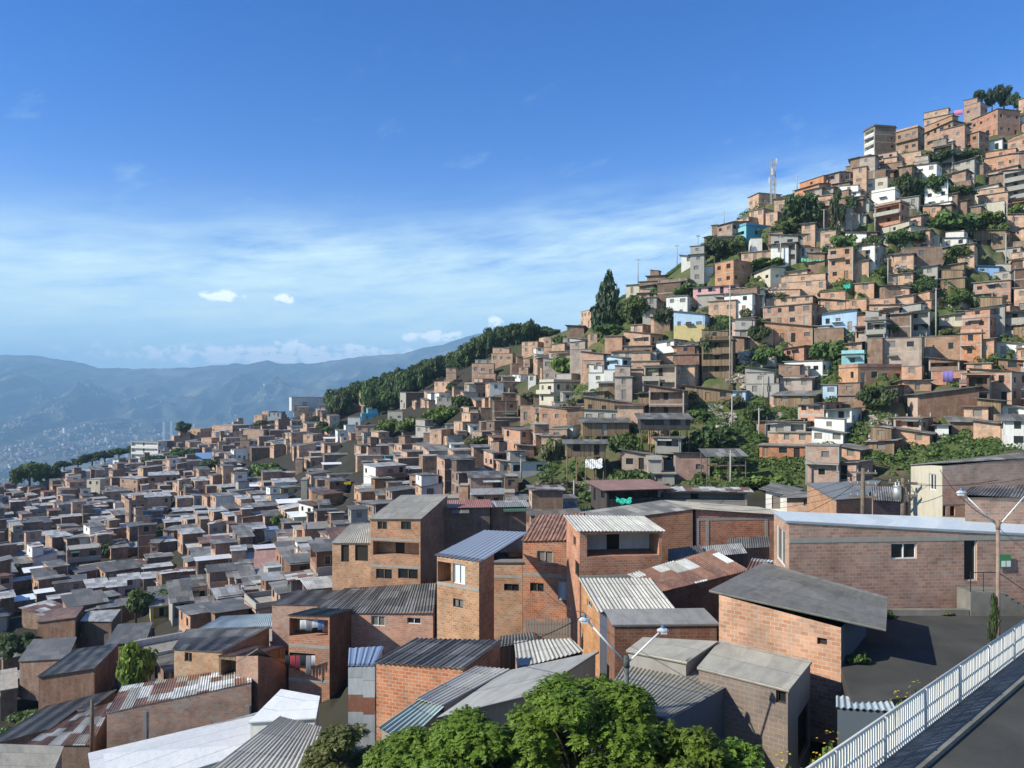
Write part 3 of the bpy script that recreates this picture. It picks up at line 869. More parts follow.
zone(0,450,6.4,'''
380 390 570 140 190 d w 1
543 550 562 140 250 w F 1 nw
555 640 705 190 290 c F 2 R=g | cream two storey building with a white pier and grey shaded flank
695 735 800 95 130 w zf 1
630 640 720 165 185 w zf 1
650 660 830 270 330 b zf 1
525 540 735 345 400 d zf 1
725 735 790 340 400 w zf 1
365 375 505 350 420 g zf 1
385 395 600 430 480 d w 1
560 580 775 415 450 w w 1
585 600 770 450 500 g w 1
160 195 240 290 350 b w 1 R=d
260 280 350 270 320 b Rg 1 | small house with a red peaked roof in the crowded valley edge
0 20 70 310 350 b zf 1
0 10 110 225 255 d zf 1
60 70 160 270 290 w w 1
210 230 340 360 400 g w 1
160 190 240 380 440 b w 1 R=d
100 140 200 410 480 b zf 1 R=d
10 40 130 460 510 b w 1 R=d
0 5 80 430 450 d w 1
320 330 380 445 480 d w 1
195 200 400 555 600 w w 1
290 340 460 560 640 d w 1 L=b
460 470 600 520 580 d zf 1
665 710 835 505 570 d w 1 L=b
590 600 640 530 570 w w 1
425 430 645 645 790 d F 2 win | large plain brown brick block with one tiny window above the green tarpaulin
50 60 200 635 660 g w 1
60 70 200 700 720 d w 1
190 200 320 640 720 d F 1
350 365 400 680 740 w zf 1
745 760 930 750 800 d x 1
800 815 915 640 670 d w 1
960 1010 1060 595 680 b zf 1 R=d
915 925 1060 445 490 d w 1
930 940 1040 700 740 d w 1
''')
zone(120,510,6.4,'''
190 230 360 210 290 d w 1 L=b
30 40 145 265 290 d w 1
275 345 420 130 190 d zf 1 L=b
370 400 535 155 280 d w 2 L=b
430 440 545 240 300 d yf 1
540 550 730 180 240 d w 1
720 740 850 140 240 d zf 2
850 860 930 120 200 d w 1
485 495 705 325 510 d W 2
710 715 870 350 420 b w 1
335 345 490 400 500 d x 1
165 175 335 315 360 d zf 1
140 150 330 380 430 d w 1
145 150 330 440 510 d w 1
0 5 130 470 510 w w 1
0 5 75 360 420 d zf 1
195 200 330 615 740 y zf 2 B big=F | yellow two storey house with balconies and a dark roof
330 335 460 590 740 g zf 2 B big=F
465 475 605 445 540 W zf 1
490 500 655 600 680 d zf 1
690 700 790 520 610 g x 1
745 755 985 525 680 o F 1
''')
zone(0,550,6.4,'''
150 165 280 145 215 d W 1
280 335 435 110 235 d zf 1 L=b
340 345 545 215 300 b G 1
545 570 700 245 310 d w 1
710 720 905 235 260 w w 1
685 690 800 275 300 p w 1
0 5 90 310 430 d w 1
45 60 220 370 400 d j 1
225 235 340 300 340 d W 1
60 70 200 245 260 d w 1
310 320 480 340 380 d w 1
475 480 590 300 370 d G 1
140 330 500 470 510 d x 1
415 430 640 610 640 d w 1
''')
zone(0,648,6.4,'''
180 330 455 190 250 w x 1
10 20 125 95 150 d zf 1
0 10 175 210 320 d w 1
0 5 70 280 460 d F 1
''')
# ------------------------------------------------------------------ the houses and roofs nearest the viewer
q=quad_house
q('tall three storey brick house with a grey sheet roof and an open balcony',(368,519,70.6),(421,519,69.3),8,494,495,-18.6,'o','k',[('F',377.5,521.5,387,529.5,'w'),('F',401,521.5,411,529.5,'w'),('F',373,542,419,556,'B'),('F',376,569,392,579,'w'),('F',398,569,418,579,'w')],Rm='b',bands=[('F',541),('F',568)],corrug=True)
q('square brick tower house with a slate blue metal roof and frosted white door',(434,555,50.5),(480,562,48.5),6,532,530,-16.2,'o','b',[('F',437,562,451,583,'B'),('F',452.8,564,465,584,'f'),('F',453,599,463,607.5,'w')],bands=[('F',588)],pitch=.35,walls=[(437,50.5),(479,48.6),(494,50.6),(452,52.6)])
q('brick house under a ribbed clay tile roof',(521,541,56.5),(576,540,55.5),5.5,513,515,-17.9,'o','t',[('F',537,551,553,563,'w'),('F',530,583,544,592,'w'),('F',558,582,572,600,'f')],bands=[('F',577)],corrug=True,pitch=.3)
q('low brick annexe with a bare flat top between the blue roof and the tiled roof',(488,562,57),(523,562,56.5),5,559,559,-17.9,'o','F',[('F',504,584,519,591,'w')],bands=[('F',578)])
q('brick house with a white terrace room under a grey corrugated roof',(577,531,50),(666,531,50.6),5.5,516,515,-16.7,'o','y',[('F',587,534,659,556,'T'),('L',573,536,576,546,'w'),('L',575,562,580,577,'w')],bands=[('F',578)],ov=.07,pitch=.24,T=2.4)
q('house with a pale corrugated roof, grey blue front and sunlit brick side',(598,612,42),(678,612,42.6),5,578,578,-14.6,'G','y',[('L',587,590,592,608,'w'),('F',612,636,630,650,'o')],L='o',ov=.06,pitch=.24)
q('low brick house with a smooth grey cement slab roof',(612,625,36),(720,624,36),3,608,609,-12.8,'d','c')
q('shack with a rusty roof patched by loose zinc sheets',(660,592,45.5),(750,570,48.5),3.5,549,574,-13.4,'d','x')
q('big brick shed with concrete posts under low tan roof sheets',(694,509,62),(800,516,63),8,507,500,-13.3,'o','k',[],bands=[('F',520)],pil=[('F',696),('F',706),('F',765)],corrug=True)
q('brick shed under old grey sheets adjoining the shed with concrete posts',(600,521,61),(694,509,62),8,500,512,-13.5,'o','z',[],ov=.02)
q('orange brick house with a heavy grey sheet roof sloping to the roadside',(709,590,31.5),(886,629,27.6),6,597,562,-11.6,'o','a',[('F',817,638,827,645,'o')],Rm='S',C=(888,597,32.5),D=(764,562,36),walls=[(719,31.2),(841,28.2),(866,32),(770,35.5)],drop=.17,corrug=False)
q('long brick house with a whitish metal roof and white framed window',(786,521,35.5),(1064,536,36.6),4,519,511,-9.9,'o','j',[('F',863,530,873,535,'F'),('F',891,543,917,559,'F'),('F',964,538,977,581,'d'),('L',776,528,785,563,'F')],L='o',C=(1064,521,42.5),D=(771,511,40),bands=[('F',541)],ov=.02)
q('house with a yellow stone clad end, brick flank and tattered grey roof',(941,463,43.5),(1075,455,45),5,446,463,-7.6,'b','z',[('L',929,474,936,490,'F'),('F',941,506,946,516,'o'),('F',950,506,955,516,'o')],L='c',bands=[('F',503)],C=(1075,446,51),D=(909,465,47),ov=.02)
q('brick house with a sagging dark roof behind the whitish metal roof',(962,494,39.5),(1070,500,40),5,482,486,-7.6,'o','z',[],C=(1075,482,45),D=(972,486,44.5),ov=.05)
q('small house under smooth tan roof sheets behind the double street lamp',(626,650,28.5),(687,662,27),4,641,637,-13,'g','k',[],C=(718,641,30),D=(643,637,32))
q('grey house with tan roof sheets, barred gate and open window by the railing',(697,667,26.5),(789,690,24.5),4,661,640,-14,'m','k',[('F',776,688,788,704,'w'),('R',798,692,828,737,'d')],Rm='g',C=(812,661,27.5),D=(720,640,30.5),ov=.03)
q('low house with a cement coated grey roof behind the leafy tree',(436,718,27),(530,695,28.2),5,652,668,-14.5,'g','c',[],C=(599,651,33),D=(505,671,32.5))
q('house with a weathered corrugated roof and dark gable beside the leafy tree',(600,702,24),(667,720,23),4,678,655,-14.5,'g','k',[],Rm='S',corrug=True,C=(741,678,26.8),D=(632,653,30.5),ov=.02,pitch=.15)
q('small brick house under a blackened corrugated roof beside the tin shack',(373,662,34.5),(464,668,33),4,640,638,-14.8,'o','z',[],C=(503,640,37.5),D=(416,638,39),pitch=.26)
q('narrow striped corrugated roof running beside the blackened roof',(416,698,29),(442,706,28.4),4,669,667,-13.8,'g','y',[],C=(510,669,32.5),D=(476,666,33.5),pitch=.2,ov=.1)
q('low shed under pale green corrugated sheets by the leafy tree',(378,727,26.5),(406,743,25.8),4,706,697,-14,'g','m',[],C=(444,707,28.3),D=(422,697,29.6),pitch=.2,ov=.1)
q('brick house with clothes drying on an open terrace under a dark green awning',(287,615,58),(330,616,57.3),4.5,609,608,-22.8,'o','E',[('F',289,619,328,637,'B'),('F',286,653,315,669,'o')],Rm='d',bands=[('F',648),('F',682)])
q('broad brick house with a huge grey sheet roof and two windows',(309,613,62),(434,613,60),6,585,587,-21.2,'o','z',[('F',371,616,385,626,'F'),('F',407,613,421,624,'F')],C=(436,583,68),D=(345,588,70),walls=[(348,61.5),(433,60.2),(435,67.5),(350,69)],pitch=.25)
q('brick house with a plain grey roof behind the terrace with drying clothes',(270,604,66),(325,605,65),5,590,590,-20.5,'o','z')
q('low shed with a clean white roof next to the terrace house',(248,722,43),(316,718,42.5),5,696,690,-21.5,'w','W',[],C=(320,696,47),D=(281,689,49))
q('house roofed in dark and pale striped corrugated sheets at the bottom edge',(180,792,33),(300,800,31),5,727,716,-19.5,'g','y',[],C=(322,727,39),D=(280,716,41),pitch=.26)
q('long building under a clean white metal roof',(95,800,40),(285,741,43),5,713,753,-26,'w','W',[],C=(264,712,50.5),D=(88,753,46))
q('long brown brick wall house with rusty patched tin on top',(106,713,54),(252,682,55.5),5,664,686,-27.5,'b','x',[],C=(250,666,60.5),D=(122,686,61),pil=[('F',143),('F',246)],ov=.01)
q('brick house with one small dark window under a grey sheet roof',(172,649,61.5),(223,652,60),5,628,630,-23.6,'b','z',[('F',184.5,651,192,662,'w')],C=(272,626,66.5),D=(186,629,68.5))
q('lean-to with a rusty sheet roof and slatted opening',(217,656,59),(258,655,58),4,646,646,-22.5,'W','r',[('F',221,661,255,678,'B')])
q('tan house wall cut by a slanting shadow beside the terrace house',(236,662,58),(258,648,56),5,664,655,-24.5,'b','F',[],C=(286,664,60),D=(262,655,63),ov=.0)
q('long shed under dark grey overlapping sheets sloping to the bottom corner',(-20,748,60),(74,722,62),6,690,708,-29.5,'d','G',[],C=(118,689,72),D=(46,706,71))
q('shed roof of loose white and rusty sheets',(24,745,57),(92,745,55.5),6,704,712,-28.5,'d','x',[],C=(113,702,63),D=(76,712,64))
q('grey ribbed roof filling the bottom left corner',(-20,810,42),(42,800,43),5,746,743,-27.5,'g','k',[],C=(64,746,50),D=(-20,743,50))
q('low house under a long pale blue zinc roof',(196,630,74),(278,627,73),6,614,617,-25,'d','v',[],C=(278,613,79),D=(222,616,80),ov=.02)
q('tin shack with a blue roof and patched metal walls',(348,666,40),(375,666,40),4,647,648,-17.3,'X','l',[],C=(384,646,44),D=(349,648,44),ov=.01,pitch=.3)
q('brick house with a tiled porch canopy and two tall doors',(331,543,73),(372,543,72),5,523,524,-18.8,'o','k',[('F',341,545,349,562,'o'),('F',355,545,368,561,'o')],C=(371,523,80),D=(350,524,80.5),corrug=True)
q('house with a large slate grey roof and white fascia edge',(836,500,62),(864,498,63),8,481,483,-11,'o','q',[],C=(882,480,73),D=(806,483,71),ov=.03,corrug=False)
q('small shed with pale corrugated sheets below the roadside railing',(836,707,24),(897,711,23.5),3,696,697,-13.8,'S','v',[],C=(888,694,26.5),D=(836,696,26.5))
q('dark grey sheet roofed house above the long grey sheds of the lower corner',(18,661,84),(68,658,82),8,636,638,-32,'d','G',[],C=(77,637,92),D=(33,639,94),corrug=False)
q('broad house with a patched grey roof and two pale framed windows',(36,677,74),(95,668,73),8,642,648,-29.5,'d','z',[('F',74,671,80,678,'F'),('F',84,670,91,677,'F')],C=(120,643,84),D=(75,649,86))
q('brick house under a pale flat sheet roof with a walled terrace',(80,621,104),(112,621,103),8,609,611,-33.5,'d','w',[],C=(121,609,112),D=(88,611,112),corrug=False)
q('long dark grey roofed house just uphill of the bright bushy tree',(104,645,92),(146,641,91),8,622,624,-32,'d','G',[],C=(153,622,100),D=(118,624,101),corrug=False)
q('low house with a crumbling brown roof on the lower slope',(36,622,103),(76,617,102),8,606,608,-32.5,'d','r',[],C=(84,606,113),D=(52,609,113),corrug=False)
q('small brick house with a grey roof between the two dark crossarm poles',(872,500,54),(909,502,55),5,487,486,-9.2,'o','z',[],C=(906,487,60),D=(871,486,60))

q('small shed of mixed tin sheets tucked under the long whitish roof',(745,573,44),(800,579,42),3,563,557,-12.3,'d','x',[],C=(808,564,46),D=(752,558,48))
q('low dark sheet roof in the shade beside the white terrace house',(668,562,51),(706,556,52),3,545,549,-13.5,'d','G',[],C=(700,545,55),D=(668,549,54))
q('pale lean-to roof behind the rusty patched shack',(704,557,52),(748,553,54),3,543,546,-13.2,'d','w',[],C=(742,543,58),D=(702,546,56))
q('grey lean-to roof against the shed with concrete posts',(728,549,56),(770,547,57),3,536,538,-13,'o','z',[],C=(768,536,61),D=(728,538,60))
q('little plank walled hut with a sagging grey roof below the tiled house',(498,647,42),(537,641,43),3,632,636,-16,'W','z',[],C=(534,632,46),D=(500,636,45))
q('striped pale corrugated roof just downhill of the plank fence',(517,668,37),(584,651,37.5),3,638,641,-15,'o','y',[],C=(571,638,41),D=(514,641,41),pitch=.22)
# ------------------------------------------------------------------ plants
def foliage(key,c1,c2,tr=.25):
    b=NB('foliage_'+key); g=b.n('ShaderNodeNewGeometry').outputs['Random Per Island']; r=b.n('ShaderNodeObjectInfo').outputs['Random']
    col=b.mix(g,c4(*c1),c4(*c2)); col=b.n('ShaderNodeHueSaturation',{'Color':col,'Value':b.math('MULTIPLY_ADD',r,.5,.75),'Hue':b.math('MULTIPLY_ADD',r,.03,.485)}).outputs[0]
    p=b.n('ShaderNodeBsdfPrincipled',{'Base Color':col,'Roughness':.55,'Specular IOR Level':.3}); t=b.n('ShaderNodeBsdfTranslucent',{'Color':b.mix(.5,col,c4(.16,.22,.03))})
    m=b.n('ShaderNodeMixShader',{0:tr,1:p.outputs[0],2:t.outputs[0]}); b.t.links.new(m.outputs[0],b.out.inputs[0]); MAT['f'+key]=b.mat
foliage('d',(.045,.075,.026),(.075,.11,.036)); foliage('m',(.068,.115,.032),(.11,.16,.045)); foliage('l',(.10,.16,.034),(.16,.215,.052)); foliage('o',(.10,.105,.045),(.16,.155,.072)); foliage('c',(.04,.07,.034),(.065,.098,.045),.15)
foliage('g',(.115,.20,.026),(.205,.30,.046),.36); foliage('a',(.10,.14,.04),(.24,.25,.10),.35)
foliage('flower',(.6,.45,.03),(.7,.55,.05),.2)
def bark():
    b=NB('bark'); u=b.n('ShaderNodeTexCoord').outputs['Object']; b2=b.noise(b.vmul(u,(6,6,1.5)),2.,4)
    MAT['bark']=b.done(b.ramp(b2,[(.3,(.05,.04,.03)),(.7,(.14,.115,.09))]),.9,bump=b2)
    b=NB('pole_concrete'); u=b.n('ShaderNodeTexCoord').outputs['Object']; MAT['pole']=b.done(b.ramp(b.noise(u,1.5,3),[(.3,(.30,.29,.26)),(.7,(.42,.40,.36))]),.85)
    b=NB('pole_wood'); u=b.n('ShaderNodeTexCoord').outputs['Object']; MAT['polewood']=b.done(b.ramp(b.noise(u,3,3),[(.3,(.10,.08,.06)),(.7,(.20,.16,.12))]),.85)
bark()
def rdir(r):
    z=r.uniform(-1,1); a=r.uniform(0,2*math.pi); q=math.sqrt(1-z*z); return Vector((q*math.cos(a),q*math.sin(a),z))
def leaf(mb,c,n,sx,sy,r):
    a=n.cross(rdir(r)); a=a.normalized() if a.length>1e-3 else Vector((1,0,0)); b=n.cross(a)
    b0=len(mb.v); p=[c-a*sx-b*sy*.1,c+b*-sy,c+a*sx-b*sy*.1,c+a*sx*.35+b*sy,c-a*sx*.35+b*sy]
    mb.v += [tuple(q) for q in p]; mb.f.append(tuple(range(b0,b0+5))); mb.m.append(0); mb.uv += [(0,0)]*5
def crown(seed, kind, leaves, size, nclump=26):
    "crown of unit half-width and unit height (z 0..1) made of leaf clumps"
    r=random.Random(seed); mb=MB(); cl=[]
    if kind=='conifer':
        for i in range(64):
            t=(i+.5)/64; z=.06+.93*t; rad=(1-t)**.8*.95+.06; a=i*2.4; rr=rad*r.uniform(.45,1)
            cl.append((Vector((math.cos(a)*rr,math.sin(a)*rr,z-rr*.07)),.26*(1-t)+.08,.05))
    elif kind=='tall':
        for i in range(nclump):
            t=r.random(); a=r.uniform(0,6.28); rr=r.uniform(.1,.8)*math.sin(math.pi*(.15+.8*t))
            cl.append((Vector((math.cos(a)*rr,math.sin(a)*rr,.12+.85*t)),r.uniform(.22,.4),.09))
    else:
        for i in range(nclump):
            d=rdir(r); k=r.uniform(.35,.85); z=.5+d.z*.36*k+.03
            if kind=='bush': z=max(.1,.38+d.z*.4*k)
            s=r.uniform(.2,.38); cl.append((Vector((d.x*k*.85,d.y*k*.85,z)),s,s*.48))
    tot=sum(c[1]**2 for c in cl)
    for c,s,sz in cl:
        m=int(leaves*s*s/tot)
        for _ in range(m):
            d=rdir(r); k=r.random()**.4; p=c+Vector((d.x*s*k,d.y*s*k,d.z*sz*k))
            n=(d*.8+Vector((0,0,.5))+rdir(r)*.7).normalized(); w=size*r.uniform(.6,1.3)
            leaf(mb,p,n,w*.6,w,r)
    return mb
CM={}
def crown_mesh(kind,var,mat):
    k=(kind,var,mat)
    if k not in CM:
        n,s=dict(round=(2600,.075),bush=(1700,.095),conifer=(2600,.075),tall=(1800,.08))[kind]
        CM[k]=crown(hash((kind,var))%9999+var,kind,n,s,{'round':26,'bush':20}.get(kind,22)).mesh('crown_mesh',[MAT['f'+mat]])
    return CM[k]
def trunk_mesh(seed):
    r=random.Random(seed); mb=MB(); mb.tube([(0,0,-.25),(.02,0,.2),(.0,.02,.55)],[.06,.05,.03],7)
    for i in range(5):
        a=i*1.3+r.random(); mb.tube([(0,0,.22+.06*i),(math.cos(a)*.3,math.sin(a)*.3,.45+.06*i),(math.cos(a)*.5,math.sin(a)*.5,.62+.04*i)],[.028,.018,.008],5)
    return mb.mesh('trunk_mesh',[MAT['bark']],True)
TM=[trunk_mesh(i) for i in range(3)]
PLANTS=[]
def plant(px,pb,w,h,kind='round',mat='m',label=None,Y=None,group=None,name=None):
    if Y is None: Y=hit(px,pb)*(.93 if px<200 and w>25 else 1.)
    p=P3(px,pb,Y); q=1.35 if kind!='conifer' else 1.; ww=w*q*Y/F/2; hh=h*(1.22 if kind=='bush' else 1.08)*Y/F; v=rnd.randrange(4)
    big=hh>3.2 and kind!='bush'; nm=name or ({'conifer':'conifer_tree'}.get(kind,'tree') if big else 'shrub')
    root=emp(nm,(p.x,p.y,p.z-.1),rnd.uniform(0,6.28))
    c=bpy.data.objects.new('crown',crown_mesh(kind,v,mat)); COL.objects.link(c); c.parent=root; c.scale=(ww,ww*rnd.uniform(.8,1.),hh)
    if big:
        t=bpy.data.objects.new('trunk',TM[rnd.randrange(3)]); COL.objects.link(t); t.parent=root; t.scale=(max(ww,hh*.4),max(ww,hh*.4),hh)
    tag(root,label,'tree' if big else 'shrub',group or 'trees and shrubs between the hillside houses')
    if label is None: PLANTS.append(dict(root=root,px=(px,pb-h/2),mat=mat,kind=kind,big=big))
    return root
for l in '''804 230 42 38 round d|837 236 15 42 tall d|850 213 15 19 round d|939 167 26 18 round d|967 165 32 15 round d|904 197 24 24 round d|933 200 26 26 round d|960 202 32 16 round d
980 104 13 15 round c|992 110 14 22 round c|1004 109 18 27 round c|1014 111 12 19 round c|916 150 10 13 round m|954 230 38 20 bush m|988 225 34 15 bush l|899 246 24 17 round m|921 247 18 18 round d|872 255 18 22 round d|957 258 22 14 bush m|921 297 19 16 round d|960 305 28 15 bush m
883 337 28 14 round m|879 412 32 28 round d|785 235 24 14 bush d|715 263 28 26 round d|738 255 22 20 round m|842 258 46 25 bush m|768 266 32 9 bush l|716 370 32 48 round d|760 344 20 20 round d|768 364 34 19 bush m|829 360 32 24 bush m|824 298 14 10 bush m
758 424 26 24 round d|782 430 36 15 bush m|742 490 26 17 bush m|775 492 48 22 bush l|715 448 44 26 bush d|735 470 30 24 bush d|635 325 30 32 round m|665 330 20 26 round d|669 292 24 13 bush m|690 296 30 15 bush m|562 347 19 14 bush m|568 374 30 19 bush l|612 334 28 12 bush m|590 402 18 14 bush m
625 462 34 32 round m|630 490 42 26 bush m|661 461 26 20 bush o|552 462 24 30 bush o|572 420 22 24 bush o|560 500 44 22 bush o|690 452 24 18 bush d|412 432 28 19 bush l|442 422 32 17 bush l|464 412 24 18 round d|452 392 11 11 round d|480 446 28 12 bush o|545 424 22 11 bush m|553 450 18 15 bush o
387 438 30 20 round l|266 428 26 10 bush o|330 434 24 14 round d|314 425 11 10 round d|267 477 32 17 bush l|181 434 17 13 round d|182 459 28 13 bush m|153 462 26 8 bush d|219 471 30 13 round d|144 521 22 12 bush m|196 493 22 15 round d
30 488 32 28 round m|50 487 20 24 round d|109 556 20 16 round d|152 544 20 18 round d|3 562 14 18 round d|8 577 18 16 round d|64 469 18 9 round d|78 466 18 9 round d|92 463 18 10 round d|105 460 18 10 round d|119 457 18 10 round d|131 455 16 10 round d
136 616 28 28 round m|175 594 38 14 bush m|18 655 40 26 bush d|91 690 22 13 bush m|30 724 40 16 bush m|8 738 30 14 bush m|279 527 13 13 round l|700 500 18 8 bush m|745 375 20 14 bush m|735 408 18 14 bush o|700 420 22 14 bush m|690 400 14 10 bush o|520 505 18 10 bush o
1000 235 20 14 bush l|1015 215 16 12 bush l|930 330 16 10 bush m|946 335 14 9 bush o|780 300 16 9 bush o|750 295 18 12 bush o|745 318 12 10 bush o|672 310 14 12 bush d|700 262 18 14 bush d|712 245 14 10 bush m|655 300 16 14 bush m|640 380 12 8 bush o|655 440 20 16 bush o|700 480 12 10 bush m|810 470 14 8 bush l|865 262 16 10 bush m|882 275 14 9 bush m|905 275 14 8 bush o|770 335 14 10 bush m|548 395 14 12 bush l|530 400 14 10 bush o|600 470 16 14 bush d|590 500 20 12 bush m'''.replace('\n','|').split('|'):
    a=l.split()
    plant(float(a[0]),float(a[1]),float(a[2]),float(a[3]),a[4],a[5])
plant(131,694,40,54,'round','g','big bright bushy tree in front of the grey roofs of the lower slope',Y=67,name='tree')
plant(609,329,42,54,'conifer','c','tall dark conifer standing out against the sky on the ridge',name='conifer_tree')
FK=[]
for i in range(128):
    px=rnd.uniform(332,552); Y=rnd.uniform(300,430); 
    top=np.interp(px,[330,384,420,460,500,530,556],[392,372,362,350,322,318,334]); z=gz((px-CX)/F*Y,Y); pb=HY-F*z/Y
    h=rnd.uniform(9,13)*F/Y; tp=pb-h
    if tp<top-3: h=max(10,pb-top+rnd.uniform(-2,2)*1.5)
    if px<350 and Y<330: continue
    k='round'
    plant(px,pb+1,rnd.uniform(15,23),h*1.02,k,rnd.choice('ddmd'),'dark evergreen of the wood along the ridge behind the brick houses',Y,'trees of the wood along the ridge',name='forest_tree')

# ------------------------------------------------------------------ the leafy trees at the bottom edge
def big_tree(name,label,loc,rx,ry,h,leaves,size,mat,seed,clumps):
    r=random.Random(seed); root=emp(name,loc); tag(root,label,'tree','leafy trees at the bottom edge')
    mb=MB(); tw=MB(); tw.tube([(0,0,-h*1.0),(.1,0,-h*.2),(0,.1,h*.25)],[.2,.16,.1],9)
    cl=[]
    for i in range(clumps):
        d=rdir(r); k=r.uniform(.5,1)**.5; cl.append((Vector((d.x*rx*k*.86,d.y*ry*k*.86,h*.5+d.z*h*.42*k)),r.uniform(.4,1.15)*min(rx,h)*.25))
    for c,s in cl[:22]: tw.tube([(0,0,h*.05),(c.x*.5,c.y*.5,h*.3+c.z*.2),tuple(c)],[.07,.035,.01],5)
    tot=sum(s*s for c,s in cl)
    for c,s in cl:
        m=int(leaves*s*s/tot/7)
        for _ in range(m):          # a spray of seven leaflets on a drooping stalk
            d=rdir(r); k=r.random()**.33; p=c+Vector((d.x*s*k,d.y*s*k,d.z*s*.62*k)); ax=(Vector((d.x,d.y,d.z*.4+.15))+rdir(r)*.5).normalized()
            n0=(Vector((0,0,1))+d*.5+rdir(r)*.35).normalized()
            for j in range(7):
                t=j/6; side=(-1 if j%2 else 1)*.5; w=size*r.uniform(.75,1.2)
                q=p+ax*(t*size*3.2)+ax.cross(n0)*side*size*.9-Vector((0,0,t*t*size*1.1))
                leaf(mb,q,(n0+rdir(r)*.3).normalized(),w*.42,w,r)
    mb.build('crown',MAT['f'+mat],root); tw.build('trunk',MAT['bark'],root,True)
def at(px,py,Y): return P3(px,py,Y)
big_tree('tree','broad bright green leafy tree hiding the foot of the double street lamp',at(583,802,22),2.35,2.3,3.95,62000,.072,'g',3,56)
big_tree('tree','rounded bright green tree merging into the side of the broad leafy tree',at(484,806,22.4),2.35,1.7,2.75,56000,.072,'g',14,46)
big_tree('tree','bright green sapling crown at the bottom beside the corrugated gable house',at(735,790,21),.85,.8,1.5,9000,.07,'g',5,16)
big_tree('tree','low green spreading tree between the sapling and the double street lamp',at(672,800,20.5),1.6,1.3,2.1,20000,.075,'g',9,30)
big_tree('tree','light green feathery tree beside the pale green corrugated shed',at(415,806,23),1.75,1.4,2.1,26000,.075,'g',6,30)
big_tree('tree','round olive green tree with pale leaf tips near the striped roof',at(348,806,25),1.5,1.2,2.85,34000,.08,'a',8,32)

# ------------------------------------------------------------------ poles, lamps, mast, cables
TOPS=[]
def pole(px,pt,pb,label,Y=None,mat='pole',arm=True,w=.13,lean=0.,arms=1):
    if Y is None: Y=hit(px,pb)
    p=P3(px,pb,Y); H=(pb-pt)*Y/F; root=emp('utility_pole',p,rnd.uniform(-.6,.6)); tag(root,label,'pole','utility poles carrying cables')
    m=MB(); m.tube([(0,0,-1),(lean*H,0,H)],[w*1.25,w*.8],9); m.build('shaft',MAT[mat],root,True)
    if arm:
        for k in range(arms):
            c=MB(); z=H-.35-.75*k; c.box(-.8+lean*H,-.06,z,.8+lean*H,.06,z+.12); a=c.build('crossarm',MAT['polewood'],root)
            for x in (-.7,-.3,.3,.7):
                q=MB(); q.tube([(x+lean*H,0,z+.12),(x+lean*H,0,z+.26)],[.032,.022],6); q.build('insulator',MAT['metal'],a)
    TOPS.append((px,p+Vector((0,0,H-.2)))); return root
PL='''730 284 385 tall thin concrete pole crossing the slope below the pink house
730.5 450 490 pale concrete pole standing in front of the open deck
732 395 428 short concrete pole beside the blue plastic sheets shack
759 408 440 concrete pole on the rubble path above the green bushes
824 209 235 concrete pole beside the dark round tree under the crest
780.5 236 266 concrete pole with crossarm above the pink house
1006 233 270 concrete pole beside the wooden board house
1007 203 231 upper concrete pole by the yellow garden wall under the crest
936 288 338 leaning concrete pole between the grey roofs
888 258 280 thin pale pole on the slope under the cream wall
875 208 231 pole at the corner of the white topped brick house
918 201 214 short pole above the turquoise garden fence
574 480 505 slim pole at the dry slope under the stilt house
521 455 476 concrete pole beside the two storey tan house
797 176 190 pole on the skyline beside the lattice mast
724 211 226 pole on the skyline near the turquoise house
638 259 282 pole on the skyline beside the tall conifer
677 245 268 pole on the skyline above the green tarpaulin
698 235 266 pole on the skyline beside the dark trees
763 373 398 concrete pole standing before the open concrete shack'''
for l in PL.splitlines():
    a=l.split(' ',3); pole(float(a[0]),float(a[1]),float(a[2]),a[3],arm=float(a[2])-float(a[1])>16)
pole(92,700,752,'dark wooden pole beside the shed of loose white and rusty sheets',55,'polewood',False,.15)
pole(863,468,522,'dark pole loaded with crossarms and hanging cables before the slate roof',47,'polewood',True,.14,arms=3)
pole(903,478,522,'dark pole with a transformer beside the stone clad house end',46,'polewood',True,.14,arms=2)
# transformer cans on that pole
for dx,l in ((-.35,'grey transformer drum hanging on the dark pole'),):
    c=P3(903,492,46); m=MB(); m.tube([(dx,0,-.45),(dx,0,.35)],.24,12); m.tube([(dx,0,.35),(dx,0,.42)],[.26,.2],12)
    root=emp('transformer',c); tag(root,l,'transformer'); m.build('tank',MAT['metal'],root,True)
    for s in (-.1,.1):
        q=MB(); q.tube([(dx+s,0,.42),(dx+s,0,.62)],[.035,.05],6); q.build('bushing',MAT['white'],root)
def cable(a,b,sag,label,n=14,r=.012):
    m=MB(); pts=[]
    for i in range(n+1):
        t=i/n; p=a.lerp(b,t); p.z-=sag*4*t*(1-t); pts.append(p)
    m.tube(pts,r,5); tag(m.build('cable',MAT['black']),label,'cable','overhead cables')
T=dict((t[0],t[1]) for t in TOPS)
for a,b,s,l in ((698,677,1.2,'skyline cable between the dark tree pole and the tarpaulin pole'),(677,638,1.6,'skyline cable running down towards the conifer pole'),(724,698,1.2,'skyline cable between the turquoise house pole and the dark tree pole'),
    (863,903,.25,'black cable joining the two dark crossarm poles'),(730.5,759,.8,'cable from the open deck pole to the rubble path pole')):
    cable(T[a],T[b],s,l)
for dz in (0,.45,.9):
    cable(T[863]+Vector((0,0,-.2-dz)),P3(700,500+dz*8,60),.7,'black cable sagging from the dark crossarm pole over the slate roof')
cable(T[903],P3(1060,470,40),.5,'black cable running from the transformer pole past the stone clad house')
cable(P3(585,613,23.5),P3(540,585,46),.3,'thin cable reaching the double street lamp from the brick houses')

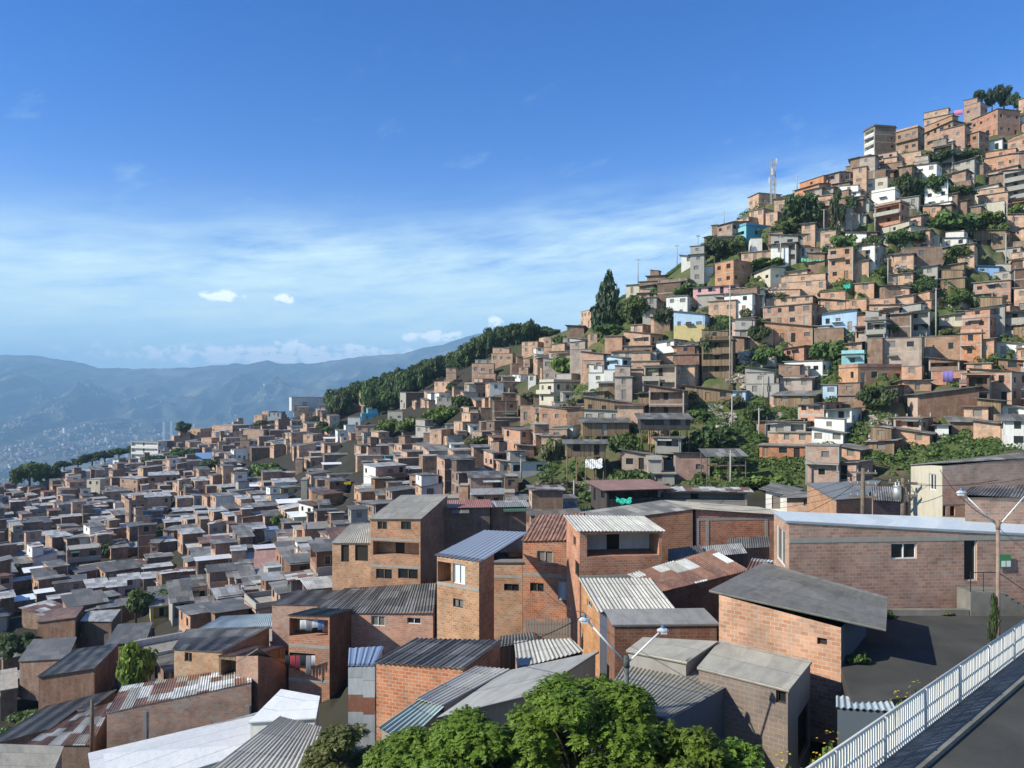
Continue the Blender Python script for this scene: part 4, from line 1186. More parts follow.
def street_lamp(label,base,H,arms,mat,armm,pr=.1,ar=.03):
    root=emp('street_lamp',base); tag(root,label,'street lamp','double armed street lamps')
    m=MB(); m.tube([(0,0,-1),(0,0,H)],[pr,pr*.8],12); m.build('pole',MAT[mat],root,True)
    q=MB(); q.tube([(0,0,H-.35),(0,0,H-.05)],pr*.98,12); q.build('collar',MAT[mat],root,True)
    for v in arms:
        v=Vector(v); a=MB(); a.tube([(0,0,H-.25),tuple(Vector((0,0,H-.25))+v)],ar,8); ao=a.build('arm',MAT[armm],root,True)
        e=Vector((0,0,H-.25))+v; d=Vector((v.x,v.y,0)).normalized(); u=Vector((-d.y,d.x,0)); h=MB(); sec=[]
        for t,wd,ht in ((-.06,.04,.05),(.02,.07,.085),(.12,.095,.11),(.23,.08,.085),(.3,.035,.035)):
            c=e+d*t+Vector((0,0,.06)); sec.append([c+u*wd*math.cos(k*math.pi/5)+Vector((0,0,ht*math.sin(k*math.pi/5)-(0 if math.sin(k*math.pi/5)>0 else .0))) *(1) if False else c+u*(wd*math.cos(k*math.pi/5))+Vector((0,0,ht*math.sin(k*math.pi/5)*(1 if k<=5 else .45))) for k in range(10)])
        for s0,s1 in zip(sec,sec[1:]):
            for k in range(10): j=(k+1)%10; h.poly([s0[k],s0[j],s1[j],s1[k]])
        h.poly(sec[0][::-1]); h.poly(sec[-1]); ho=h.build('lamp_head',MAT['lampgrey'],root,True)
        g=MB(); g.hexa([e+d*.05+u*.08-Vector((0,0,.03)),e+d*.24+u*.07-Vector((0,0,.03)),e+d*.24-u*.07-Vector((0,0,.03)),e+d*.05-u*.08-Vector((0,0,.03))],[e+d*.05+u*.08+Vector((0,0,.03)),e+d*.24+u*.07+Vector((0,0,.03)),e+d*.24-u*.07+Vector((0,0,.03)),e+d*.05-u*.08+Vector((0,0,.03))]); g.build('lens',MAT['frost'],ho)
        c=MB(); cc=e+d*.12+Vector((0,0,.15)); c.tube([tuple(cc),tuple(cc+Vector((0,0,.1)))],[.06,.05],10); c.build('photocell',MAT['b_cap'],ho)
b=NB('lamp_grey'); MAT['lampgrey']=b.done(c4(.50,.52,.53),.4); b=NB('blue_cap'); MAT['b_cap']=b.done(c4(.08,.18,.30),.4)
b=NB('old_pole'); MAT['oldpole']=b.done(b.ramp(b.noise(b.n('ShaderNodeTexCoord').outputs['Object'],2.5,3),[(.35,(.03,.03,.03)),(.65,(.17,.19,.18))]),.7)
b=NB('rust_pole'); MAT['rustpole']=b.done(b.ramp(b.noise(b.n('ShaderNodeTexCoord').outputs['Object'],2.5,3),[(.35,(.20,.13,.10)),(.65,(.30,.22,.18))]),.7)
street_lamp('double armed street lamp with pale heads rising out of the leafy tree',at(626.5,790,23.5),(790-656)*23.5/F,[(-1.2,-.1,1.35),(1.02,0,.98)],'oldpole','white')
street_lamp('double armed street lamp on a brownish pole before the long brick house',at(998,655,28),(655-520)*28/F,[(-1.25,0,1.2),(1.2,.2,1.2)],'rustpole','white',.08,.022)
# lattice mast on the crest
mp=P3(773,202,hit(770,204)); root=emp('lattice_mast',mp+Vector((0,0,-1))); tag(root,'white lattice radio mast on the skyline of the hill','mast')
m=MB(); Hm=42*mp.y/F+1
for k in range(4):
    a=math.pi/4+k*math.pi/2; m.tube([(math.cos(a)*.9,math.sin(a)*.9,0),(math.cos(a)*.75,math.sin(a)*.75,Hm)],.09,6)
m.build('legs',MAT['pole'],root)
m=MB(); nz=9
for i in range(nz):
    z0,z1=Hm*i/nz,Hm*(i+1)/nz
    for k in range(4):
        a=math.pi/4+k*math.pi/2; b_=a+math.pi/2; r0=.9-.15*i/nz; r1=.9-.15*(i+1)/nz
        m.tube([(math.cos(a)*r0,math.sin(a)*r0,z0),(math.cos(b_)*r1,math.sin(b_)*r1,z1)],.05,4); m.tube([(math.cos(a)*r1,math.sin(a)*r1,z1),(math.cos(b_)*r1,math.sin(b_)*r1,z1)],.05,4)
m.build('bracing',MAT['pole'],root)
for z,a in ((Hm*.97,0),(Hm*.8,1.5),(Hm*.72,4.2),(Hm*.55,3.2),(Hm*.5,.4)):
    q=MB(); q.box(math.cos(a)*1.1-.18,math.sin(a)*1.1-.12,z-1,math.cos(a)*1.1+.18,math.sin(a)*1.1+.12,z+.9); q.build('antenna',MAT['white'],root)

# ------------------------------------------------------------------ road and railing at the lower right
ra=P3(810,768,15.5); rb_=P3(1018,626,25.3); ra.z=rb_.z=0; rd=(rb_-ra).normalized(); rn=Vector((rd.y,-rd.x,0))
RZ=-8.75
def rl(t,s,z): p=ra+rd*t+rn*s; return Vector((p.x,p.y,z))
def asph():
    b=NB('asphalt'); u=b.n('ShaderNodeTexCoord').outputs['Object']; n1=b.noise(u,.5,4); n2=b.noise(u,14,3)
    MAT['asphalt']=b.done(b.mix(n2,b.ramp(n1,[(.32,(.022,.024,.022)),(.5,(.05,.052,.048)),(.68,(.09,.088,.08))]),c4(.07,.07,.066)),.85,bump=n2,bstr=.25)
    b=NB('weathered_concrete'); u=b.n('ShaderNodeTexCoord').outputs['Object']; n1=b.noise(u,.7,5,.7)
    MAT['kerb']=b.done(b.ramp(n1,[(.3,(.12,.12,.105)),(.7,(.27,.26,.23))]),.9,bump=b.noise(u,12,3),bstr=.2)
asph()
m=MB(); T0,T1=-14,34
m.hexa([rl(T0,.75,RZ-.4),rl(T1,.75,RZ-.4),rl(T1,9,RZ-.4),rl(T0,9,RZ-.4)][::1],[rl(T0,.75,RZ),rl(T1,.75,RZ),rl(T1,9,RZ),rl(T0,9,RZ)]); tag(m.build('road',MAT['asphalt']),kind='structure')
m=MB(); m.hexa([rl(T0,-.25,RZ-.4),rl(T1,-.25,RZ-.4),rl(T1,.75,RZ-.4),rl(T0,.75,RZ-.4)],[rl(T0,-.25,RZ+.12),rl(T1,-.25,RZ+.12),rl(T1,.75,RZ+.12),rl(T0,.75,RZ+.12)]); tag(m.build('pavement',MAT['kerb']),kind='structure')
m=MB(); m.hexa([rl(T0,-.5,-15.5),rl(T1,-.5,-15.5),rl(T1,-.25,-15.5),rl(T0,-.25,-15.5)],[rl(T0,-.5,RZ+.1),rl(T1,-.5,RZ+.1),rl(T1,-.25,RZ+.1),rl(T0,-.25,RZ+.1)]); tag(m.build('retaining_wall',MAT['kerb']),'stained concrete retaining wall under the roadside railing','wall',kind='thing')
m=MB(); yz=-10.05
m.hexa([(11.3,24.8,yz-3),(16.6,26.2,yz-3),(33,35.3,yz-3),(14.6,35.3,yz-3)],[(11.3,24.8,yz),(16.6,26.2,yz),(33,35.3,yz),(14.6,35.3,yz)]); tag(m.build('yard_pavement',MAT['asphalt']),kind='structure')
root=emp('railing',ra+Vector((0,0,RZ+.12))); tag(root,'long white metal railing with upright bars along the road edge','railing')
rr=lambda t,s,z: rd*t+rn*s+Vector((0,0,z))
t0,t1=-7,17
for nm,z,r_ in (('top_rail',1.05,.03),('middle_rail',.55,.022),('lower_rail',.12,.022)):
    m=MB(); m.tube([rr(t0,0,z),rr(t1,0,z)],r_,8); m.build(nm,MAT['w'],root,True)
m=MB(); t=t0
while t<t1:
    jj=rnd.uniform(-.02,.02); w=.032
    m.hexa([rr(t-w,.0,-.02),rr(t+w,.0,-.02),rr(t+w,.025,-.02),rr(t-w,.025,-.02)],[rr(t-w+jj,.0,1.03),rr(t+w+jj,.0,1.03),rr(t+w+jj,.025,1.03),rr(t-w+jj,.025,1.03)]); t+=.135
tag(m.build('bars',MAT['w'],root),kind='stuff')
for i in range(10):
    t=t0+.3+i*2.6
    m=MB(); m.tube([rr(t,.03,-.1),rr(t,.03,1.06)],.04,8); m.build('post',MAT['w'],root,True)
for (t,w,h,l) in ((.6,.75,1.1,'yellow flowering bush poking through the lower end of the railing'),(2.6,.55,1.0,'second yellow flowering bush behind the railing'),(6.8,.4,.9,'small yellow flowering bush behind the middle of the railing'),(7.9,.35,.85,'sparse yellow flowering sprig next to the small bush behind the railing')):
    p=rl(t,-.75,RZ-.75); root=emp('shrub',p); tag(root,l,'shrub','flowering bushes behind the railing')
    c=bpy.data.objects.new('foliage',crown_mesh('bush',1,'l')); COL.objects.link(c); c.parent=root; c.scale=(w*1.1,w*1.1,h+.9)
    r=random.Random(int(t*10)); q=MB()
    for _ in range(26):
        d=rdir(r); n=Vector((d.x*.4,d.y*.4,1)).normalized(); leaf(q,Vector((d.x*w*.85,d.y*w*.85,(h+.9)*(.45+abs(d.z)*.42))),n,.028,.034,r)
    q.build('flowers',MAT['fflower'],root)
p=P3(994,662,26.5); root=emp('tree',p); tag(root,'slim upright plant beside the brownish lamp pole','tree')
c=bpy.data.objects.new('crown',crown_mesh('tall',2,'d')); COL.objects.link(c); c.parent=root; c.scale=(.28,.28,2.4)
t=bpy.data.objects.new('trunk',TM[0]); COL.objects.link(t); t.parent=root; t.scale=(.5,.5,2.0)

# ------------------------------------------------------------------ small things
def cloth(label,c,w,h,mat,yaw,group=None,name='hanging_cloth',cat='laundry'):
    root=emp(name,c,yaw); tag(root,label,cat,group); m=MB(); n=10
    for i in range(n):
        x0,x1=-w/2+w*i/n,-w/2+w*(i+1)/n; f=lambda x:.05*math.sin(x*9)
        m.poly([(x0,f(x0),-h),(x1,f(x1),-h),(x1,f(x1)*.3,0),(x0,f(x0)*.3,0)])
    b=m.build('cloth',mat,root,True); s=b.modifiers.new('thick','SOLIDIFY'); s.thickness=.012
def flat(key,c): b=NB(key); MAT[key]=b.done(c4(*c),.85); return MAT[key]
LC=[flat('cloth_red',(.35,.05,.06)),flat('cloth_white',(.65,.65,.66)),flat('cloth_dark',(.03,.03,.04)),flat('cloth_wine',(.22,.04,.07)),flat('cloth_grey',(.25,.25,.28)),flat('cloth_blue',(.12,.2,.4)),flat('cloth_purple',(.20,.16,.42)),flat('cloth_pink',(.62,.22,.36)),flat('tarp_green',(.03,.42,.30))]
for i,(dx,w,h,k,nm) in enumerate(((0,.32,.75,2,'black shirt'),(.42,.36,.9,0,'red shirt'),(.82,.3,1.1,3,'wine red trousers'),(1.2,.36,.8,2,'short black shirt'),(1.62,.34,1.45,4,'long grey trousers'),(2.0,.3,.75,1,'white shirt'))):
    p=P3(288.5,654,57.5)+Vector((dx,.0,0)); cloth(nm+' drying under the terrace of the dark green awning house',p-Vector((0,.35,.0)),w,h,LC[k],-.15,'laundry drying on the terrace house')
for i,(px,w,h,k,nm) in enumerate(((303,.45,.7,1,'white towel'),(309,.5,.8,4,'grey sheet'),(315,.4,.6,1,'small white shirt'),(321,.5,.75,5,'blue cloth'))):
    cloth(nm+' hanging on the open terrace under the dark green awning',P3(px,620,57.9),w,h,LC[k],-.1,'laundry drying on the terrace house')
def hang(px,py,w,h,mat,label,Y):
    cloth(label,P3(px,py,Y),w*Y/F,h*Y/F,mat,-math.atan2(px-CX,F)*1.0)
hang(948,371,9,11,LC[6],'purple patterned cloth hanging over an orange brick wall',hit(948,384)-1.0)
hang(958.5,110,7,5,LC[7],'bright pink sheet stretched under the crest trees',hit(958,124)-1)
def tarp(label,px,py,w,h,Y,mat,name='tarpaulin'):
    c=P3(px,py,Y); ww=w*Y/F; hh=h*Y/F; m=MB(); n=8
    g=lambda i,j:(ww*(i/n-.5)+.08*math.sin(j*2.1), hh*1.2*(j/n-.5), hh*(j/n-.5)*.8+.12*math.sin(i*1.7+j)-.3*math.sin(math.pi*i/n)*.5)
    for i in range(n):
        for j in range(n): m.poly([g(i,j),g(i+1,j),g(i+1,j+1),g(i,j+1)])
    root=emp(name,c,-math.atan2(px-CX,F)); tag(root,label,'tarpaulin','plastic tarpaulins'); b=m.build('sheet',mat,root,True); s=b.modifiers.new('thick','SOLIDIFY'); s.thickness=.02
tarp('green tarpaulin stretched over a yard below the big brick block',111,574,15,7,hit(111,580)-2,LC[8])
for i,(x0,y0,Y0,x1,y1,Y1,sg) in enumerate(((863,474,47,998,480,40,.5),(903,482,46,780,440,95,1.2),(730.5,452,84,640,500,84,.8),(863,478,47,760,520,60,.8),(903,485,46,1040,425,90,1.5),(521,456,118,574,480,112,1.),(521,457,118,440,520,70,1.2),
   (92,702,55,30,690,70,.8),(92,703,55,190,640,66,.9),(759,410,140,860,400,130,1.),(936,290,165,1006,235,190,1.2),(936,291,165,830,330,160,1.3),(730,287,160,640,300,190,1.4),(730,288,160,800,330,158,1.),(780,238,195,824,211,205,.9),(888,260,182,936,290,168,1.),(998,523,28,940,470,43,.4),(583,616,23.5,470,640,34,.5))):
    cable(P3(x0,y0,Y0),P3(x1,y1,Y1),sg,r=.018,label=['slack','sagging','thin','dark'][i%4]+' overhead cable strung '+['between the hill houses','over the middle roofs','across the slope from a pole'][i%3])
tarp('green plastic sheeting on the slope by the skyline poles',649,291,15,9,hit(650,298),LC[8])
tarp('green netting over a garden above the brick houses',813,259,22,6,hit(813,262)-1,flat('net_green',(.12,.38,.22)))
tarp('small aqua plastic sheet on the rubble above the orange brick row',847,286,6,6,hit(847,290)-1,LC[8])
tarp('pale canvas sagging under the small wooden stilt house',594,463,17,10,hit(594,478)-1,LC[1])
tarp('green tarpaulin under the pinkish red sheet roof',624,500,15,5,82,LC[8])
# vehicle in the narrow street
cy=hit(347.5,485); cp=P3(347.5,485,cy); root=emp('parked_car',cp,.2); tag(root,'tiny yellow taxi in the narrow dark street between brick houses','car')
m=MB(); m.hexa([(-.85,-2,.35),(.85,-2,.35),(.85,2,.35),(-.85,2,.35)],[(-.8,-2,.95),(.8,-2,.95),(.8,2,.95),(-.8,2,.95)]); m.build('body',flat('taxi_yellow',(.75,.5,.03)),root)
m=MB(); m.hexa([(-.75,-1.2,.95),(.75,-1.2,.95),(.75,1.4,.95),(-.75,1.4,.95)],[(-.6,-.6,1.5),(.6,-.6,1.5),(.6,1.0,1.5),(-.6,1.0,1.5)]); m.build('cabin',MAT['glass'],root)
for x in (-.85,.68):
    for y in (-1.3,1.3):
        m=MB(); m.tube([(x,y,.33),(x+.17,y,.33)],.33,12); m.build('wheel',MAT['black'],root,True)
# white plank fence and the sign on the long house
root=emp('plank_fence',P3(526,640,46)); tag(root,'rough whitewashed plank fence in the shade between brick houses','fence'); m=MB(); L_=(571-526)*46/F
for i in range(16):
    x=L_*i/16; h=1.25+rnd.uniform(-.15,.15); m.box(x,0,0,x+L_/16-.03,.03,h)
m.build('planks',MAT['Wl'],root); m=MB(); m.box(0,.035,.3,L_,.08,.38); m.box(0,.035,.9,L_,.08,.98); m.build('rail',MAT['W'],root)
flat('sign_green',(.05,.22,.09))
root=emp('wall_sign',P3(1003.5,567,36.31),.08); tag(root,'green notice board with two pale panels on the long brick house','sign')
m=MB(); m.box(-.33,-.03,-.05,.36,0,.6); m.build('board',MAT['sign_green'],root)
for x0 in (-.12,.14):
    m=MB(); m.box(x0,-.045,.02,x0+.2,-.031,.3); m.build('notice',MAT['white'],root)
root=emp('metal_stair_rail',Vector((22.6,35.0,-8.95))); tag(root,'thin black stair railing beside the dark door of the long house','railing'); m=MB()
m.tube([(-1.2,0,.9),(.1,0,.9),(1.7,0,-.2)],.02,6); m.tube([(0,0,0),(0,0,.9)],.02,6); m.tube([(-1.2,0,0),(-1.2,0,.9)],.02,6); m.tube([(-.6,0,0),(-.6,0,.9)],.015,6); m.tube([(1.7,0,-1.1),(1.7,0,-.2)],.02,6); m.build('rail',MAT['black'],root)
# open deck shelter beside the bushes
Yd=hit(728,486); root=emp('open_shelter',P3(707,486,Yd),.02); tag(root,'open timber deck with a grey sheet roof on tall posts','shelter'); k=Yd/F
Wd,Hd=39*k,36*k; m=MB(); slab(m,(-.3,-.4,Hd-.9),(Wd+.3,-.4,Hd-.9),(Wd+.3,3.6,Hd),(-.3,3.6,Hd),.06); m.build('roof',MAT['rz'],root)
m=MB(); m.box(0,0,Hd*.55,Wd,3.2,Hd*.55+.15); m.build('deck',MAT['W'],root)
for x in (0,Wd*.55,Wd):
    for y in (0,3.2):
        q=MB(); q.tube([(x,y,-2),(x,y,Hd-.7)],.08,6); q.build('post',MAT['polewood'],root)
q=MB(); q.box(0,-.04,Hd*.55+.75,Wd,.02,Hd*.55+.83); q.build('rail',MAT['W'],root)
# loose stones and broken blocks on the bare slope
m=MB(); r=random.Random(4)
for (cx_,cy_,w_,h_,n) in ((752,358,28,12,150),(722,420,26,14,160),(738,375,22,16,140),(775,417,14,6,40),(715,410,14,10,70),(750,385,20,8,70),(598,395,26,8,70),(555,490,40,14,90),(905,268,22,8,60),(770,292,30,8,60),(590,488,24,10,60),(880,440,20,10,60),(880,420,22,8,50)):
    for _ in range(n):
        px,py=cx_+r.uniform(-.5,.5)*w_,cy_+r.uniform(-.5,.5)*h_; Y=hit(px,py); x=(px-CX)/F*Y; c=Vector((x,Y,gz(x,Y)+.1)); s=r.uniform(.12,.42)
        pts=[c+Vector((a*s*r.uniform(.6,1.2),b_*s*r.uniform(.6,1.2),z*s*r.uniform(.3,.8))) for z in (-1,1) for a,b_ in ((-1,-1),(1,-1),(1,1),(-1,1))]
        m.hexa(pts[:4],pts[4:])
b=NB('rubble'); MAT['rubble']=b.done(b.ramp(b.n('ShaderNodeNewGeometry').outputs['Random Per Island'],[(0,(.20,.15,.11)),(.4,(.38,.33,.27)),(.8,(.55,.52,.47)),(1,(.30,.16,.10))]),.9)
tag(m.build('rubble',MAT['rubble']),kind='stuff')
# low growth over the open parts of the hill: nobody could count it
def undergrowth():
    r=random.Random(8); mb=MB(); n=0
    while n<2100:
        px=r.uniform(540,1030); py=r.uniform(150,520); Y=hit(px,py)
        if Y<105 or Y>290: continue
        x=(px-CX)/F*Y; d=math.sin(x*.13+2)*math.sin(Y*.11)+r.uniform(-.6,.8)
        if d<0: continue
        ok=True
        for (P,yaw,W,D,z) in PADS:
            q=(x-P[0])**2+(Y-P[1])**2
            if q<400:
                dR,dL=dirs(yaw); a=(x-P[0])*dR.x+(Y-P[1])*dR.y; b_=(x-P[0])*dL.x+(Y-P[1])*dL.y
                if -.8<a<W+.8 and -.8<b_<D+.8: ok=False; break
        if not ok: continue
        n+=1; z=gz(x,Y); s=r.uniform(.35,1.3); c=Vector((x,Y,z))
        for _ in range(int(22+26*s)):
            e=rdir(r); p=c+Vector((e.x*s,e.y*s,abs(e.z)*s*.75+.05)); leaf(mb,p,(e+Vector((0,0,.6))+rdir(r)*.5).normalized(),r.uniform(.1,.2),r.uniform(.14,.26),r)
    tag(mb.build('undergrowth',MAT['fm']),kind='stuff')

for i,(x,y,w,h) in enumerate(((17.2,34.6,.5,.5),(20.3,35.0,.35,.35),(24.9,35.1,.45,.6),(14.9,33.2,.4,.45),(13.2,28.6,.5,.6),(15.4,26.6,.45,.5))):
    root=emp('shrub',(x,y,-10.1)); tag(root,['ragged weeds at the foot of the long brick house','low weeds under the framed window of the long house','taller weeds next to the dark door of the long house','weeds in the shade of the heavy grey roof','weeds on the yard edge near the small corrugated shed','weeds between the dark yard and the white railing'][i],'weeds','weeds around the paved yard')
    c=bpy.data.objects.new('foliage',crown_mesh('bush',i%4,'mo'[i%2])); COL.objects.link(c); c.parent=root; c.scale=(w,w*.8,h)
m=MB(); x0=21.35
for k in range(6): m.box(x0+1.35-k*.002,34.93-.002*k,-10.05,x0+1.35+(6-k)*.28,36.0,-10.05+.18*(k+1)) if k else m.box(x0,34.92,-10.05,x0+1.34,36.0,-8.95)
root=emp('entrance_steps',(0,0,0)); tag(root,'concrete steps below the dark door of the long brick house','steps'); m.build('steps',MAT['kerb'],root)
m=MB(); m.box(14.5,34.95,-10.1,21.3,35.2,-9.78); tag(m.build('kerb_wall',MAT['kerb']),'low concrete kerb along the foot of the long brick house','kerb',kind='thing')
# ------------------------------------------------------------------ fill the gaps between the listed houses, then split: 300 things, the rest one mass
def clear(x,y,rad):
    for (P,yaw,W,D,z) in PADS:
        dR,dL=dirs(yaw); d=Vector((x-P[0],y-P[1])); a,b=d.dot(dR),d.dot(dL)
        if -rad<a<W+rad and -rad<b<D+rad: return False
    return True
KEEP=[(730,435,45,45),(775,490,30,18),(560,485,40,30),(625,470,36,36),(705,305,16,20),(842,248,24,10),(935,195,36,10),(960,226,40,10),(715,360,16,32),(755,365,20,14),(805,215,16,16),(880,405,14,12),(420,425,60,16),(345,490,14,40),(625,310,26,26),(136,600,26,26),(30,470,60,20),(100,460,45,8),(131,650,30,40),(20,640,40,30),(725,262,26,12),(265,470,26,12),(612,330,26,30),(30,715,70,30)]
fill=0
LISTED=list(HOUSES)
SX=[-40,0,60,130,180,200,256,300,380,440,500,545,575,600,612,640,680,700,725,745,770,800,830,850,860,900,940,975,1060]; SYL=[486,484,474,455,441,432,425,407,399,386,362,346,327,308,302,287,264,250,234,214,194,180,167,152,132,127,110,104,96]
def hides(x0,y0,x1,y1):
    for h in LISTED:
        a,b_,c,d=h['bb']; w=min(x1,c)-max(x0,a); v=min(y1,d)-max(y0,b_)
        if w>0 and v>0 and w*v>(.12 if h['label'] and len(h['label'])>8 else .4)*(c-a)*(d-b_): return True
    return False
for k in range(46000):
    if fill>=820: break
    px=rnd.uniform(-30,1060) if k<22000 else rnd.uniform(560,1060) if k<36000 else rnd.uniform(-30,335); u=rnd.random()*(1 if k<36000 else .4); Y=math.exp(math.log(66)+u*(math.log(400)-math.log(66))); x=(px-CX)/F*Y; z=gz(x,Y); py=HY-F*z/Y
    if not(60<py<725) or any(abs(px-a)<w+(28 if Y<120 else 0) and abs(py-b)<h+(10 if Y<120 else 0) for a,b,w,h in KEEP): continue
    if px>330 and px<560 and Y>285: continue
    if px>600 and Y>225: continue
    if px>560 and (Y<112 or math.sin(x*.21+1.3)*math.sin(Y*.17+.4)+.35*math.sin(x*.5)*math.sin(Y*.4)>.36): continue
    if px>335 and Y<84: continue
    if abs(hit(px,py)-Y)>12: continue
    if not clear(x,Y,2.2 if k<22000 else 1.0): continue
    s=F/Y; w=rnd.uniform(3.4,7.6)*s; lf=rnd.uniform(.15,.9)
    hgt=rnd.choice([2.3,2.6,2.9,3.3,4.7,5.2,5.6,7.6])*s; n=3 if hgt>7*s else 2 if hgt>4*s else 1
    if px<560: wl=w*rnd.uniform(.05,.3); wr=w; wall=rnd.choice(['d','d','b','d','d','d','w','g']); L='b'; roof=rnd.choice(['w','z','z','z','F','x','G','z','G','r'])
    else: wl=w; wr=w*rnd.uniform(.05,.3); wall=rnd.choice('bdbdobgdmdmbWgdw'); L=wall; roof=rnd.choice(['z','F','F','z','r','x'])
    if py-hgt<np.interp(px,SX,SYL)+2: continue
    if hides(px-wl,py-hgt,px+wr,py): continue
    ex=' B' if rnd.random()<(.6 if px>560 else .16) else ''
    if roof!='F': roof+=rnd.choice('fffbbllr')
    mass_house(f'{px-wl} {px} {px+wr} {py-hgt} {py} {wall} {roof} {n} L={L} p={rnd.randint(3,16)}{ex}'); HOUSES[-1]['fill']=True; fill+=1
front=[o for o in SC.objects if o.name.split('.')[0]=='house']
lim=300-len(front)
HOUSES.sort(key=lambda h:(h['label'] is None or len(h['label'])<8,-h['area']*(.8 if h.get('fill') else 1)))
slots={}; ml=[]
far=MB()
for k in ('glass','b','o','d','m','w','g','c','u','t','T','p','p2','y','n','W','D','C','q','X','G')+tuple('r'+x for x in 'zGwWjxrRPlbLevkqymcFXta'):
    slots[k]=len(ml); ml.append(MAT[k])
LM=[(740,236,'the deep turquoise house'),(773,180,'the lattice mast'),(700,289,'the pink house'),(690,322,'the blue and yellow house'),(840,320,'the light blue house front'),(855,360,'the aqua house front'),(805,367,'the white balcony house'),
 (609,305,'the tall conifer'),(878,137,'the white balcony block'),(1000,100,'the crest trees'),(983,270,'the blue sheeted house'),(905,453,'the sky blue house'),(148,452,'the modern white block'),(220,457,'the long blue roof'),(38,475,'the big valley edge trees'),
 (96,488,'the cream building'),(111,573,'the green tarpaulin'),(161,615,'the yellow house'),(131,655,'the bright bushy tree'),(308,402,'the long white shed wall'),(372,398,'the wide tan block'),(425,425,'the bright green thicket'),(487,483,'the two storey tan house'),
 (405,545,'the tall balcony house'),(460,595,'the blue roofed tower house'),(268,560,'the brilliant white roof'),(347,488,'the yellow taxi'),(585,388,'the long grey house flank'),(670,425,'the black stilt shack'),(600,425,'the wooden stilt shack'),(635,492,'the pinkish red roof'),
 (863,480,'the dark crossarm pole'),(795,305,'the gridded brick house'),(948,372,'the purple cloth'),(1006,250,'the wooden board house'),(495,513,'the faded red roof'),(315,660,'the drying laundry'),(872,180,'the white topped brick house'),(44,492,'the red peaked house'),(620,350,'the curved grey terrace')]
ORD=['','second','third','fourth','fifth','sixth','seventh','eighth','ninth','tenth']
def relation(items, look):
    "a label from the look and the landmark it stands by: counted outwards from that landmark"
    b={}
    for it in items:
        x,y=it['px']; best=None
        for lx,ly,nm in LM:
            d=math.hypot(x-lx,(y-ly)*1.3)
            if best is None or d<best[0]: best=(d,lx,ly,nm)
        d,lx,ly,nm=best; dx,dy=x-lx,(y-ly)*1.3
        sec='uphill of' if abs(dy)>abs(dx) and dy<0 else 'below' if abs(dy)>abs(dx) else 'hill side of' if dx>0 else 'valley side of'
        b.setdefault((look(it),sec,nm),[]).append((d,it))
    for (lk,sec,nm),l in b.items():
        l.sort(key=lambda t:t[0])
        for i,(d,it) in enumerate(l):
            s=f"{lk} {sec} {nm}" if i==0 else f"{ORD[min(i,9)]} {lk} {sec} {nm}"
            it['root']['label']=s if len(s.split())<=16 else ' '.join(s.replace(' sheet roof',' roof').replace(' brick house',' house').replace(' two storey','').replace(' dark brown',' brown').split()) if len(s.split())>18 else s.replace(' sheet roof',' roof').replace(' brick house',' house') if len(s.replace(' sheet roof',' roof').replace(' brick house',' house').split())<=16 else s.replace(' sheet roof',' roof').replace(' brick house',' house').replace(' two storey','')
NUM={1:'low',2:'two storey',3:'tall'}
def hlook(h):
    wk=h['wall'] if h['face']!='B' else (h['o'].get('L',h['wall']) if h['o'].get('big')=='L' else h['wall'])
    n=max(1,min(h['n'],int(h['H']/2.0) or 1)); return f"{NUM[min(n,3)]} {WORD[wk]} house with {RWORD[h['roof'][0]]}"
auto=[]
for i,h in enumerate(HOUSES):
    if h['label'] is not None and h['label'] in ('','win'): h['label']=None
    if i<lim:
        h['group']='brick houses crowding the hillside' if h['px'][0]>560 else 'brick houses crowding the lower valley side'
        make_house(h)
        if not h['label']: auto.append(h)
    else: make_house(h,far,slots)
relation(auto,hlook)
for h in auto:
    l=h['root']['label']
    if len(l.split())>16: h['root']['label']=' '.join(w_ for w_ in l.split() if w_ not in ('low','tall','brick','sheet','painted','board'))
relation([p for p in PLANTS if p['big']],lambda p:{'d':'dark green','m':'green','l':'light green','g':'bright green','c':'very dark','o':'olive'}[p['mat']]+' tree')
relation([p for p in PLANTS if not p['big']],lambda p:{'d':'dark green','m':'green','l':'light green','g':'bright green','c':'very dark','o':'olive'}[p['mat']]+' shrub')
if far.v:
    o=far.build('small_far_houses',ml); tag(o,'many small brick houses between the larger ones on the slopes','houses',kind='stuff')

undergrowth()
